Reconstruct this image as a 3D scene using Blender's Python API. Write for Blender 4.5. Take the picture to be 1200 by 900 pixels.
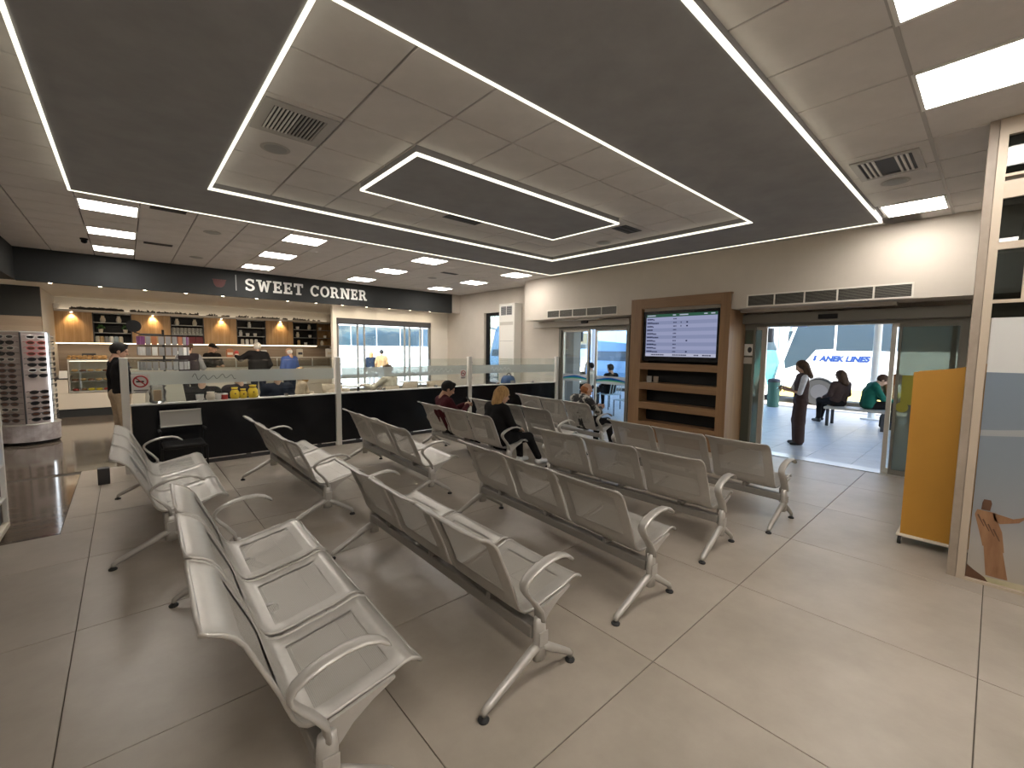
import bpy, bmesh, math, random
import numpy as np
from mathutils import Matrix, Vector

random.seed(7)
R = math.radians
scn = bpy.context.scene
for o in list(bpy.data.objects):
    bpy.data.objects.remove(o, do_unlink=True)
COL = scn.collection

# ------------------------------------------------------------------ camera
CAM_H = 1.73
yaw, pitch, roll = R(48.213), R(4.683), R(0.72)
fwd = Vector((math.cos(yaw) * math.cos(pitch), math.sin(yaw) * math.cos(pitch), -math.sin(pitch)))
rgt = Vector((math.sin(yaw), -math.cos(yaw), 0))
upv = rgt.cross(fwd)
r2 = math.cos(roll) * rgt + math.sin(roll) * upv
u2 = -math.sin(roll) * rgt + math.cos(roll) * upv
cam_data = bpy.data.cameras.new('camera')
cam = bpy.data.objects.new('camera', cam_data)
COL.objects.link(cam)
m = Matrix.Identity(4)
for i in range(3):
    m[i][0], m[i][1], m[i][2] = r2[i], u2[i], -fwd[i]
m[2][3] = CAM_H
cam.matrix_world = m
cam_data.sensor_fit = 'HORIZONTAL'
cam_data.sensor_width = 36
cam_data.lens = 506.09 / 1200 * 36
cam_data.clip_start = 0.05
cam_data.clip_end = 400
scn.camera = cam

# ------------------------------------------------------------------ sky, sun, exposure
SKY_STRENGTH = 0.55
SUN_STRENGTH = 9.0
PANEL_E = 14.0
STRIP_E = 0.95
WARM = (1.0, 0.93, 0.845)
scn.view_settings.view_transform = 'Standard'
scn.view_settings.look = 'None'
scn.view_settings.gamma = 1.0
scn.view_settings.exposure = 1.17
scn.view_settings.use_curve_mapping = False

world = bpy.data.worlds.new('sky')
scn.world = world
world.use_nodes = True
wn = world.node_tree
bg = wn.nodes['Background']
sky = wn.nodes.new('ShaderNodeTexSky')
sky.sky_type = 'NISHITA'
sky.sun_disc = False
sky.sun_elevation = R(48)
sky.sun_rotation = R(227)
sky.dust_density = 0.6
wn.links.new(sky.outputs[0], bg.inputs[0])
bg.inputs[1].default_value = SKY_STRENGTH

sl = bpy.data.lights.new('sun', 'SUN')
sl.energy = SUN_STRENGTH
sl.angle = R(0.6)
sl.color = (1.0, 0.95, 0.86)
so = bpy.data.objects.new('sun', sl)
so.rotation_euler = Vector((0.45, 0.42, -0.78)).to_track_quat('-Z', 'Y').to_euler()
COL.objects.link(so)

# ------------------------------------------------------------------ materials
MATS = {}


def mat(name, col=(.5, .5, .5), rough=.5, metal=0.0, var=0.0, scale=8.0, bump=0.0, bscale=60.0,
        emit=0.0, stretch=None, spec=.5, col2=None, coat=0.0):
    if name in MATS:
        return MATS[name]
    M = bpy.data.materials.new(name)
    M.use_nodes = True
    nt = M.node_tree
    b = nt.nodes['Principled BSDF']
    b.inputs['Roughness'].default_value = rough
    b.inputs['Metallic'].default_value = metal
    b.inputs['Specular IOR Level'].default_value = spec
    b.inputs['Base Color'].default_value = (*col, 1)
    if coat:
        b.inputs['Coat Weight'].default_value = coat
        b.inputs['Coat Roughness'].default_value = .05
    if emit:
        b.inputs['Emission Color'].default_value = (*col, 1)
        b.inputs['Emission Strength'].default_value = emit
        b.inputs['Base Color'].default_value = (.8, .8, .8, 1)
    if var or col2 or bump:
        tc = nt.nodes.new('ShaderNodeTexCoord')
        mp = nt.nodes.new('ShaderNodeMapping')
        nt.links.new(tc.outputs['Object'], mp.inputs[0])
        if stretch:
            mp.inputs['Scale'].default_value = stretch
    if (var or col2) and not emit:
        n = nt.nodes.new('ShaderNodeTexNoise')
        n.inputs['Scale'].default_value = scale
        n.inputs['Detail'].default_value = 6
        n.inputs['Roughness'].default_value = .6
        nt.links.new(mp.outputs[0], n.inputs['Vector'])
        cr = nt.nodes.new('ShaderNodeValToRGB')
        c2 = col2 or tuple(min(1, c * (1 + var)) for c in col)
        c1 = col if col2 else tuple(c * (1 - var) for c in col)
        cr.color_ramp.elements[0].color = (*c1, 1)
        cr.color_ramp.elements[1].color = (*c2, 1)
        cr.color_ramp.elements[0].position = .32
        cr.color_ramp.elements[1].position = .68
        nt.links.new(n.outputs['Fac'], cr.inputs[0])
        nt.links.new(cr.outputs[0], b.inputs['Base Color'])
    if bump:
        n2 = nt.nodes.new('ShaderNodeTexNoise')
        n2.inputs['Scale'].default_value = bscale
        n2.inputs['Detail'].default_value = 4
        nt.links.new(mp.outputs[0], n2.inputs['Vector'])
        bp = nt.nodes.new('ShaderNodeBump')
        bp.inputs['Strength'].default_value = bump
        bp.inputs['Distance'].default_value = .01
        nt.links.new(n2.outputs['Fac'], bp.inputs['Height'])
        nt.links.new(bp.outputs[0], b.inputs['Normal'])
    MATS[name] = M
    return M


def glass(name, tint=(.93, .97, .95), refl=.5, body=0.0, bodycol=(.8, .85, .85), rough=0.0):
    """thin architectural glass: transparent + fresnel reflection (+ a milky share for film or a painted reflection)"""
    if name in MATS:
        return MATS[name]
    M = bpy.data.materials.new(name)
    M.use_nodes = True
    nt = M.node_tree
    nt.nodes.remove(nt.nodes['Principled BSDF'])
    out = nt.nodes['Material Output']
    tr = nt.nodes.new('ShaderNodeBsdfTransparent')
    tr.inputs[0].default_value = (*tint, 1)
    gl = nt.nodes.new('ShaderNodeBsdfGlossy')
    gl.inputs['Roughness'].default_value = rough
    fr = nt.nodes.new('ShaderNodeFresnel')
    fr.inputs[0].default_value = 1.45
    mu = nt.nodes.new('ShaderNodeMath')
    mu.operation = 'MULTIPLY'
    mu.inputs[1].default_value = refl
    nt.links.new(fr.outputs[0], mu.inputs[0])
    mx = nt.nodes.new('ShaderNodeMixShader')
    nt.links.new(mu.outputs[0], mx.inputs[0])
    last = tr
    if body:
        df = nt.nodes.new('ShaderNodeBsdfDiffuse')
        df.inputs[0].default_value = (*bodycol, 1)
        tl = nt.nodes.new('ShaderNodeBsdfTranslucent')
        tl.inputs[0].default_value = (*bodycol, 1)
        m1 = nt.nodes.new('ShaderNodeMixShader')
        m1.inputs[0].default_value = .5
        nt.links.new(df.outputs[0], m1.inputs[1])
        nt.links.new(tl.outputs[0], m1.inputs[2])
        m2 = nt.nodes.new('ShaderNodeMixShader')
        m2.inputs[0].default_value = body
        nt.links.new(tr.outputs[0], m2.inputs[1])
        nt.links.new(m1.outputs[0], m2.inputs[2])
        last = m2
    nt.links.new(last.outputs[0], mx.inputs[1])
    nt.links.new(gl.outputs[0], mx.inputs[2])
    nt.links.new(mx.outputs[0], out.inputs[0])
    MATS[name] = M
    return M


def emitter(name, col, strength):
    if name in MATS:
        return MATS[name]
    M = bpy.data.materials.new(name)
    M.use_nodes = True
    nt = M.node_tree
    nt.nodes.remove(nt.nodes['Principled BSDF'])
    e = nt.nodes.new('ShaderNodeEmission')
    e.inputs[0].default_value = (*col, 1)
    e.inputs[1].default_value = strength
    nt.links.new(e.outputs[0], nt.nodes['Material Output'].inputs[0])
    MATS[name] = M
    return M


def wood(name, c1, c2, c3, axis='Z', scale=1.0, rough=.45):
    if name in MATS:
        return MATS[name]
    M = bpy.data.materials.new(name)
    M.use_nodes = True
    nt = M.node_tree
    b = nt.nodes['Principled BSDF']
    b.inputs['Roughness'].default_value = rough
    tc = nt.nodes.new('ShaderNodeTexCoord')
    mp = nt.nodes.new('ShaderNodeMapping')
    s = [9, 9, 9]
    s['XYZ'.index(axis)] = .55
    mp.inputs['Scale'].default_value = [k * scale for k in s]
    nt.links.new(tc.outputs['Object'], mp.inputs[0])
    n = nt.nodes.new('ShaderNodeTexNoise')
    n.inputs['Scale'].default_value = 1.6
    n.inputs['Detail'].default_value = 8
    n.inputs['Roughness'].default_value = .65
    n.inputs['Distortion'].default_value = .6
    nt.links.new(mp.outputs[0], n.inputs['Vector'])
    cr = nt.nodes.new('ShaderNodeValToRGB')
    e = cr.color_ramp.elements
    e[0].color = (*c1, 1)
    e[0].position = .3
    e[1].color = (*c3, 1)
    e[1].position = .72
    k = e.new(.5)
    k.color = (*c2, 1)
    nt.links.new(n.outputs['Fac'], cr.inputs[0])
    nt.links.new(cr.outputs[0], b.inputs['Base Color'])
    MATS[name] = M
    return M


def perforated(name, col, pitch=.0065, rad=.25):
    M = bpy.data.materials.new(name)
    M.use_nodes = True
    nt = M.node_tree
    b = nt.nodes['Principled BSDF']
    b.inputs['Base Color'].default_value = (*col, 1)
    b.inputs['Roughness'].default_value = .42
    b.inputs['Metallic'].default_value = .35
    uv = nt.nodes.new('ShaderNodeUVMap')
    mp = nt.nodes.new('ShaderNodeMapping')
    mp.inputs['Scale'].default_value = (1 / pitch, 1 / pitch, 1)
    nt.links.new(uv.outputs[0], mp.inputs[0])
    fr = nt.nodes.new('ShaderNodeVectorMath')
    fr.operation = 'FRACTION'
    nt.links.new(mp.outputs[0], fr.inputs[0])
    ds = nt.nodes.new('ShaderNodeVectorMath')
    ds.operation = 'DISTANCE'
    ds.inputs[1].default_value = (.5, .5, 0)
    nt.links.new(fr.outputs[0], ds.inputs[0])
    lt = nt.nodes.new('ShaderNodeMath')
    lt.operation = 'LESS_THAN'
    lt.inputs[1].default_value = rad
    nt.links.new(ds.outputs['Value'], lt.inputs[0])
    tr = nt.nodes.new('ShaderNodeBsdfTransparent')
    mx = nt.nodes.new('ShaderNodeMixShader')
    nt.links.new(lt.outputs[0], mx.inputs[0])
    nt.links.new(b.outputs[0], mx.inputs[1])
    nt.links.new(tr.outputs[0], mx.inputs[2])
    nt.links.new(mx.outputs[0], nt.nodes['Material Output'].inputs[0])
    MATS[name] = M
    return M


mat('wall_paint', (.58, .525, .46), .75, var=.03, scale=3, bump=.03, bscale=120)
mat('wall_white', (.74, .70, .63), .7, var=.02, scale=3, bump=.03, bscale=120)
mat('ceil_tile', (.67, .64, .62), .85, var=.05, scale=4, bump=.12, bscale=220)
mat('ceil_grid', (.42, .40, .38), .5)
mat('ceil_void', (.10, .09, .08), .9)
mat('raft', (.32, .322, .332), .85, var=.08, scale=3)
mat('dark_paint', (.016, .018, .019), .7, var=.1, scale=4)
mat('grout', (.085, .070, .055), .9)
mat('floor_tile', (.315, .275, .230), .36, col2=(.41, .362, .308), scale=1.6, bump=.05, bscale=35, spec=.45)
mat('floor_tile2', (.30, .262, .218), .36, col2=(.39, .343, .292), scale=2.0, bump=.05, bscale=35, spec=.45)
wood('marble_floor', (.08, .062, .05), (.13, .105, .084), (.19, .155, .125), 'X', .55, .09)
wood('marble_wall', (.20, .155, .115), (.27, .21, .16), (.34, .28, .22), 'X', .35, .25)
wood('oak', (.30, .165, .065), (.40, .24, .105), (.52, .34, .17), 'Z', 1.2, .45)
wood('oak_unit', (.19, .105, .05), (.245, .14, .068), (.30, .18, .09), 'Y', .7, .42)
wood('oak_unit_v', (.19, .105, .05), (.245, .14, .068), (.30, .18, .09), 'Z', .7, .42)
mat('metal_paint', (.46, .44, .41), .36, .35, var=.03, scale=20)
mat('metal_back_shade', (.28, .265, .245), .4, .35)  # darker grey paints the shade under the seats into the beam
perforated('perf', (.44, .42, .385))
mat('alu', (.62, .61, .58), .35, .8)
mat('alu_paint', (.52, .49, .44), .45, .2)
mat('alu_dark', (.20, .19, .165), .45, .3)
mat('chrome', (.75, .75, .75), .15, 1.0)
mat('black', (.007, .007, .008), .5, spec=.3)
mat('black_rubber', (.012, .012, .012), .6)
mat('black_gloss', (.006, .007, .010), .2, spec=.3)
mat('white', (.80, .79, .76), .45)
mat('white_plastic', (.74, .72, .67), .4)
mat('cream', (.70, .64, .53), .5)
mat('grey', (.30, .30, .30), .5)
mat('dark_grey', (.045, .045, .05), .5)
mat('red', (.42, .025, .03), .45)
mat('sign_red', (.085, .018, .016), .5)
mat('yellow_board', (.48, .235, .030), .55, var=.05, scale=2.2)
mat('stone_post', (.30, .245, .195), .45, var=.12, scale=6)
mat('frame_cream', (.46, .385, .30), .42, .1)
glass('glass', (.94, .97, .96), .9)
glass('glass_green_refl', (.55, .60, .55), 1.2, body=.55, bodycol=(.22, .22, .18))  # greenish door glass; olive body paints in the hall's reflection
glass('glass_dark', (.30, .33, .33), 1.3)
glass('frosted', (.88, .92, .92), .4, body=.55, bodycol=(.88, .90, .88))
glass('film_white', (.6, .6, .6), .3, body=.75, bodycol=(.78, .80, .82))
emitter('panel_light', WARM, PANEL_E)
emitter('strip_light', (1.0, .93, .72), STRIP_E)
emitter('strip_warm', (1.0, .80, .55), 4.0)
emitter('strip_dim', (1.0, .85, .62), 1.2)
emitter('cove_warm', (1.0, .84, .64), 1.3)
emitter('cool_strip', (.85, .93, 1.0), 2.2)
emitter('downlight', (1.0, .86, .64), 14.0)


# ------------------------------------------------------------------ mesh builder
class MB:
    def __init__(self):
        self.v, self.f, self.mi, self.uv = [], [], [], {}
        self.cur = 0
        self.sm = []
        self.smooth = False

    def add(self, verts, faces):
        n = len(self.v)
        self.v += [tuple(p) for p in verts]
        for f in faces:
            self.f.append(tuple(i + n for i in f))
            self.mi.append(self.cur)
            self.sm.append(self.smooth)
        return self

    def box(self, x0, x1, y0, y1, z0, z1):
        x0, x1 = min(x0, x1), max(x0, x1)
        y0, y1 = min(y0, y1), max(y0, y1)
        z0, z1 = min(z0, z1), max(z0, z1)
        v = [(x0, y0, z0), (x1, y0, z0), (x1, y1, z0), (x0, y1, z0), (x0, y0, z1), (x1, y0, z1), (x1, y1, z1), (x0, y1, z1)]
        return self.add(v, [(0, 3, 2, 1), (4, 5, 6, 7), (0, 1, 5, 4), (1, 2, 6, 5), (2, 3, 7, 6), (3, 0, 4, 7)])

    def bbox(self, x0, x1, y0, y1, z0, z1, b=.005):
        """box with chamfered edges"""
        bm = bmesh.new()
        bmesh.ops.create_cube(bm, size=1)
        for v in bm.verts:
            v.co = Vector((x0 + (v.co.x + .5) * (x1 - x0), y0 + (v.co.y + .5) * (y1 - y0), z0 + (v.co.z + .5) * (z1 - z0)))
        bmesh.ops.bevel(bm, geom=bm.edges[:], offset=b, segments=2, affect='EDGES', profile=.5)
        bm.verts.index_update()
        self.add([v.co[:] for v in bm.verts], [[v.index for v in f.verts] for f in bm.faces])
        bm.free()
        return self

    def tube(self, pts, r, seg=8, cap=True, flat=None, up=(0, 0, 1), closed=False):
        """sweep; r number or list; flat=(a,b) gives elliptical section half sizes"""
        P = [Vector(p) for p in pts]
        n = len(P)
        rs = r if isinstance(r, (list, tuple)) else [r] * n
        verts = []
        prev = None
        for i, p in enumerate(P):
            if closed:
                t = (P[(i + 1) % n] - P[i - 1]).normalized()
            else:
                t = (P[min(i + 1, n - 1)] - P[max(i - 1, 0)]).normalized()
            u = Vector(up)
            if prev is not None:
                u = prev
            s = t.cross(u)
            if s.length < 1e-4:
                s = t.cross(Vector((1, 0, 0)))
                if s.length < 1e-4:
                    s = t.cross(Vector((0, 1, 0)))
            s.normalize()
            w = s.cross(t).normalized()
            prev = w
            for k in range(seg):
                a = 2 * math.pi * k / seg + math.pi / seg
                if flat:
                    q = p + s * (math.cos(a) * flat[0] * rs[i]) + w * (math.sin(a) * flat[1] * rs[i])
                else:
                    q = p + s * (math.cos(a) * rs[i]) + w * (math.sin(a) * rs[i])
                verts.append(q[:])
        faces = []
        for i in range(n if closed else n - 1):
            for k in range(seg):
                a, b = i * seg + k, i * seg + (k + 1) % seg
                c, d = ((i + 1) % n) * seg + (k + 1) % seg, ((i + 1) % n) * seg + k
                faces.append((a, b, c, d))
        if cap and not closed:
            faces.append(tuple(reversed(range(seg))))
            faces.append(tuple((n - 1) * seg + k for k in range(seg)))
        return self.add(verts, faces)

    def cyl(self, x, y, z0, z1, r, seg=16, r1=None):
        return self.tube([(x, y, z0), (x, y, z1)], [r, r if r1 is None else r1], seg, up=(1, 0, 0))

    def lathe(self, prof, seg=16, cx=0, cy=0):
        verts, faces = [], []
        n = len(prof)
        for (r, z) in prof:
            for k in range(seg):
                a = 2 * math.pi * k / seg
                verts.append((cx + r * math.cos(a), cy + r * math.sin(a), z))
        for i in range(n - 1):
            for k in range(seg):
                faces.append((i * seg + k, i * seg + (k + 1) % seg, (i + 1) * seg + (k + 1) % seg, (i + 1) * seg + k))
        faces.append(tuple(reversed(range(seg))))
        faces.append(tuple((n - 1) * seg + k for k in range(seg)))
        return self.add(verts, faces)

    def prism(self, poly, a, b, axis='Y'):
        """extrude 2-D polygon along axis from a to b; poly coords are the other two axes in XYZ order"""
        n = len(poly)

        def P(p, t):
            if axis == 'X':
                return (t, p[0], p[1])
            if axis == 'Y':
                return (p[0], t, p[1])
            return (p[0], p[1], t)
        v = [P(p, a) for p in poly] + [P(p, b) for p in poly]
        f = [tuple(range(n)), tuple(reversed(range(n, 2 * n)))]
        f += [(i, i + n, (i + 1) % n + n, (i + 1) % n) for i in range(n)]
        return self.add(v, f)

    def ell(self, c, r, seg=12, ring=8):
        verts, faces = [(c[0], c[1], c[2] - r[2])], []
        for i in range(1, ring):
            t = -math.pi / 2 + math.pi * i / ring
            for k in range(seg):
                a = 2 * math.pi * k / seg
                verts.append((c[0] + r[0] * math.cos(t) * math.cos(a), c[1] + r[1] * math.cos(t) * math.sin(a), c[2] + r[2] * math.sin(t)))
        verts.append((c[0], c[1], c[2] + r[2]))
        for k in range(seg):
            faces.append((0, 1 + (k + 1) % seg, 1 + k))
            for i in range(ring - 2):
                a = 1 + i * seg
                faces.append((a + k, a + (k + 1) % seg, a + seg + (k + 1) % seg, a + seg + k))
            l = 1 + (ring - 2) * seg
            faces.append((l + k, l + (k + 1) % seg, len(verts) - 1))
        return self.add(verts, faces)

    def mesh(self, name, mats):
        me = bpy.data.meshes.new(name)
        me.from_pydata(self.v, [], self.f)
        if not isinstance(mats, (list, tuple)):
            mats = [mats]
        for k in mats:
            me.materials.append(MATS[k] if isinstance(k, str) else k)
        me.polygons.foreach_set('material_index', self.mi)
        me.polygons.foreach_set('use_smooth', self.sm)
        bm = bmesh.new()
        bm.from_mesh(me)
        bmesh.ops.recalc_face_normals(bm, faces=bm.faces[:])
        bm.to_mesh(me)
        bm.free()
        me.update()
        return me

    def build(self, name, mats, parent=None, loc=None, rotz=0):
        o = bpy.data.objects.new(name, self.mesh(name, mats))
        COL.objects.link(o)
        if parent:
            o.parent = parent
        if loc:
            o.location = loc
        if rotz:
            o.rotation_euler = (0, 0, rotz)
        return o


def link(name, me, parent=None, loc=None, rotz=0):
    o = bpy.data.objects.new(name, me)
    COL.objects.link(o)
    if parent:
        o.parent = parent
    if loc is not None:
        o.location = loc
    if rotz:
        o.rotation_euler = (0, 0, rotz)
    return o


def tag(o, label, cat=None, group=None, kind=None):
    if label:
        o['label'] = label
    if cat:
        o['category'] = cat
    if group:
        o['group'] = group
    if kind:
        o['kind'] = kind
    return o


def thing(name, label, cat, loc=(0, 0, 0), rotz=0, group=None):
    o = bpy.data.objects.new(name, None)
    o.empty_display_size = .1
    COL.objects.link(o)
    o.location = loc
    o.rotation_euler = (0, 0, rotz)
    return tag(o, label, cat, group)


def struct(o, label):
    return tag(o, label, None, None, 'structure')


def copy_tree(o, parent=None):
    c = o.copy()
    COL.objects.link(c)
    c.parent = parent
    for ch in list(o.children):
        copy_tree(ch, c)
    return c


def wall_holes(mb, axis, t0, t1, a0, a1, z0, z1, holes):
    """wall slab with rectangular holes (a0,a1,z0,z1): vertical slabs above, below and between"""
    holes = sorted(holes)
    cur = a0

    def bx(p, q, r, s):
        if q - p < 1e-4 or s - r < 1e-4:
            return
        if axis == 'X':
            mb.box(t0, t1, p, q, r, s)
        else:
            mb.box(p, q, t0, t1, r, s)
    for (h0, h1, k0, k1) in holes:
        bx(cur, h0, z0, z1)
        bx(h0, h1, z0, k0)
        bx(h0, h1, k1, z1)
        cur = h1
    bx(cur, a1, z0, z1)


def text_mesh(s, size, shear=0, offset=0, extrude=.004, spacing=1.0):
    cu = bpy.data.curves.new('t', 'FONT')
    cu.body = s
    cu.size = size
    cu.shear = shear
    cu.offset = offset
    cu.extrude = extrude
    cu.space_character = spacing
    o = bpy.data.objects.new('t', cu)
    COL.objects.link(o)
    dg = bpy.context.evaluated_depsgraph_get()
    me = bpy.data.meshes.new_from_object(o.evaluated_get(dg))
    bpy.data.objects.remove(o, do_unlink=True)
    bpy.data.curves.remove(cu)
    return me


ORD = ['first', 'second', 'third', 'fourth', 'fifth', 'sixth', 'seventh', 'eighth', 'ninth', 'tenth', 'eleventh', 'twelfth', 'thirteenth', 'fourteenth', 'fifteenth', 'sixteenth']
# ------------------------------------------------------------------ the room shell
ZC, ZR = 3.41, 3.34
XW = 8.1           # door wall
YF = 11.6          # fascia over the cafe

# floor: base slab with every tile a part
fl = MB().box(-2.6, 8.3, -4.2, 15.7, -.12, -.006).build('floor', 'grout')
struct(fl, 'beige stone tiled hall floor with polished brown marble round the cafe')
tile_cache = {}


def flat_tile(x0, x1, y0, y1, key, mname, parent, name='floor_tile', z0=-.006, z1=0.0, gap=.0025):
    w, d = round(x1 - x0 - 2 * gap, 3), round(y1 - y0 - 2 * gap, 3)
    k = (w, d, mname, z0, z1)
    if k not in tile_cache:
        mb = MB()
        b = .0015
        mb.add([(0, 0, z0), (w, 0, z0), (w, d, z0), (0, d, z0),
                (0, 0, z1 - b), (w, 0, z1 - b), (w, d, z1 - b), (0, d, z1 - b),
                (b, b, z1), (w - b, b, z1), (w - b, d - b, z1), (b, d - b, z1)],
               [(0, 1, 5, 4), (1, 2, 6, 5), (2, 3, 7, 6), (3, 0, 4, 7),
                (4, 5, 9, 8), (5, 6, 10, 9), (6, 7, 11, 10), (7, 4, 8, 11), (8, 9, 10, 11)])
        tile_cache[k] = mb.mesh(name, mname)
    return link(name, tile_cache[k], parent, (x0 + gap, y0 + gap, 0))


XS = [-.30 + 1.2085 * k for k in range(-2, 8)]
YS = [-.05 + 1.21 * k for k in range(-3, 7)] + [8.15]
XS[0] = -2.6
XS[-1] = 8.25
MX, MY = -.52, 5.55
n = 0
for i in range(len(XS) - 1):
    for j in range(len(YS) - 1):
        x0, x1, y0, y1 = XS[i], XS[i + 1], YS[j], YS[j + 1]
        rects = [(x0, x1, y0, y1)]
        if y1 > MY and x0 < MX:
            rects = []
            if y0 < MY:
                rects.append((x0, x1, y0, MY))
            if x1 > MX:
                rects.append((MX, x1, max(y0, MY), y1))
        for r in rects:
            if r[1] - r[0] > .03 and r[3] - r[2] > .03:
                flat_tile(*r, n, 'floor_tile' if (i * 7 + j * 3) % 3 else 'floor_tile2', fl)
                n += 1
y = MY
row = 0
while y < 15.6:
    y2 = min(y + .61, 15.7)
    xe = MX if y2 <= 8.2 else 8.25
    x = -2.6
    while x < xe - .02:
        x2 = min(x + 1.22, xe)
        flat_tile(x, x2, max(y, 8.15) if (y < 8.15 and xe > 0) else y, y2, n, 'marble_floor', fl, 'marble_tile', gap=.0008)
        if x == -2.6 and y < 8.15 < y2:
            pass
        x = x2
    y = y2

# ceiling slab (void above the grid), tiles as parts
ce = MB().box(-2.6, 8.3, -4.2, 15.7, ZC + .03, ZC + .12).build('ceiling', 'ceil_void')
struct(ce, 'suspended ceiling of square grey mineral tiles')
ctile_cache = {}
TILE_SKIP = []


def ceil_tile(x0, x1, y0, y1):
    for (a, b, c, d) in TILE_SKIP:
        if x0 < b - .12 and x1 > a + .12 and y0 < d - .12 and y1 > c + .12:
            return
    g = .006
    w, d = round(x1 - x0 - 2 * g, 3), round(y1 - y0 - 2 * g, 3)
    if w < .03 or d < .03:
        return
    if (w, d) not in ctile_cache:
        b = .004
        ctile_cache[(w, d)] = MB().add(
            [(0, 0, .02), (w, 0, .02), (w, d, .02), (0, d, .02), (0, 0, b), (w, 0, b), (w, d, b), (0, d, b),
             (b, b, 0), (w - b, b, 0), (w - b, d - b, 0), (b, d - b, 0)],
            [(0, 1, 5, 4), (1, 2, 6, 5), (2, 3, 7, 6), (3, 0, 4, 7), (4, 5, 9, 8), (5, 6, 10, 9), (6, 7, 11, 10), (7, 4, 8, 11), (8, 9, 10, 11)]
        ).mesh('ceiling_tile', 'ceil_tile')
    link('ceiling_tile', ctile_cache[(w, d)], ce, (x0 + g, y0 + g, ZC))


# where lights and vents replace tiles
LIGHTS = []
FX = [-.36, 1.92, 4.20, 6.48]
FY = [7.20, 8.82, 10.44]
for j, y in enumerate(FY):
    for i, x in enumerate(FX):
        LIGHTS.append((x, x + .57, y, y + .54, 'square ceiling light, %s from left, %s row beyond the dark raft'
                       % (ORD[i], ORD[j])))
LIGHTS += [(6.545, 7.13, .475, 1.03, 'square ceiling light between the dark raft corner and the door wall'),
           (3.615, 4.20, -.11, .465, 'large ceiling light panel beside the glazed partition column'),
           (2.445, 3.03, -.11, .465, 'ceiling light panel cut by the top edge, right of the raft'),
           (-.48, .105, -1.84, -1.264, 'added unseen ceiling light panel behind the viewer, near the left wall'),  # from here on unseen panels, added to light the near hall
           (1.86, 2.445, -1.84, -1.264, 'added unseen ceiling light panel behind the viewer, middle of the hall'),
           (-.48, .105, -.11, .465, 'added unseen ceiling light panel straight above the viewer'),
           (-.48, .105, -3.57, -2.99, 'added unseen ceiling light panel in the hall corner behind the viewer'),
           (1.86, 2.445, -3.57, -2.99, 'added unseen ceiling light panel by the wall behind the viewer')]
TILE_SKIP = [l[:4] for l in LIGHTS]
VENTS = [(.78, 1.28, 3.40, 3.93, 'x', 'slatted air vent in the coffer near its left edge'),
         (4.90, 5.46, .54, 1.0, 'y', 'square air diffuser beside the bright raft edge'),
         (.30, .66, 6.95, 7.12, 'x', 'thin black slot vent hugging the raft edge'),
         (.30, .68, 9.45, 9.62, 'x', 'thin black slot vent among the far ceiling tiles'),
         (3.12, 3.64, 4.68, 4.88, 'x', 'small dark slot vent behind the floating island'),
         (5.1, 5.5, 3.45, 3.68, 'x', 'small dark vent at the far tip of the island'),
         (5.35, 5.75, 8.3, 8.45, 'x', 'short black slot vent between the far lights'),
         (6.0, 6.4, 6.75, 6.9, 'x', 'short black slot vent by the raft corner over the divider')]

# coffer inside the raft
CX = [.145 + .5755 * k for k in range(1, 11)]
CY = [2.77 + .5755 * k for k in range(-1, 6)]
for a, b in zip([.73] + CX, CX + [5.93]):
    for c, d in zip(CY, CY[1:]):
        ceil_tile(a, min(b, 5.95), c, d)
# far field and left strip
GX = [-1.5, -.93] + [-.36 + .57 * k for k in range(0, 16)]
GX[-1] = 8.1
GY = [7.20 + .54 * k for k in range(-20, 9)]
GY[-1] = 11.6
for a, b in zip(GX, GX[1:]):
    for c, d in zip(GY, GY[1:]):
        if d > 6.62 or b <= -.3 or a > 7.0:
            if a > 7.0 and d < 6.62 and d < 1.0:
                continue
            ceil_tile(a, b, max(c, 6.60) if (b > -.3 and a < 7.0) else c, d)
# near right field
RX = [-.36 + .585 * k + .04 for k in range(0, 13)] + [7.50]
RY = [-4.15 + .5765 * k for k in range(0, 9)] + [1.10]
RY = [.465 - .5765 * k for k in range(8, 0, -1)] + [.465, 1.10]
RX = [2.445 + .585 * k for k in range(-5, 9)] + [7.55]
for a, b in zip(RX, RX[1:]):
    for c, d in zip(RY, RY[1:]):
        ceil_tile(a, b, c, d)
# visible T-bars of the near right field
tb = MB().box(-.5, 7.5, .453, .477, ZC - .004, ZC + .01).build('ceiling_grid_bar', 'ceil_grid', ce)

# the dark raft: a ring hung below the tiles, LED strips on its edges
OX0, OX1, OY0, OY1 = -.375, 7.04, 1.06, 6.635
IX0, IX1, IY0, IY1 = .73, 5.91, 2.17, 5.55


def ring(mb, o, i, z0, z1):
    mb.box(o[0], i[0], o[2], o[3], z0, z1)
    mb.box(i[1], o[1], o[2], o[3], z0, z1)
    mb.box(i[0], i[1], o[2], i[2], z0, z1)
    mb.box(i[0], i[1], i[3], o[3], z0, z1)


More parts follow.
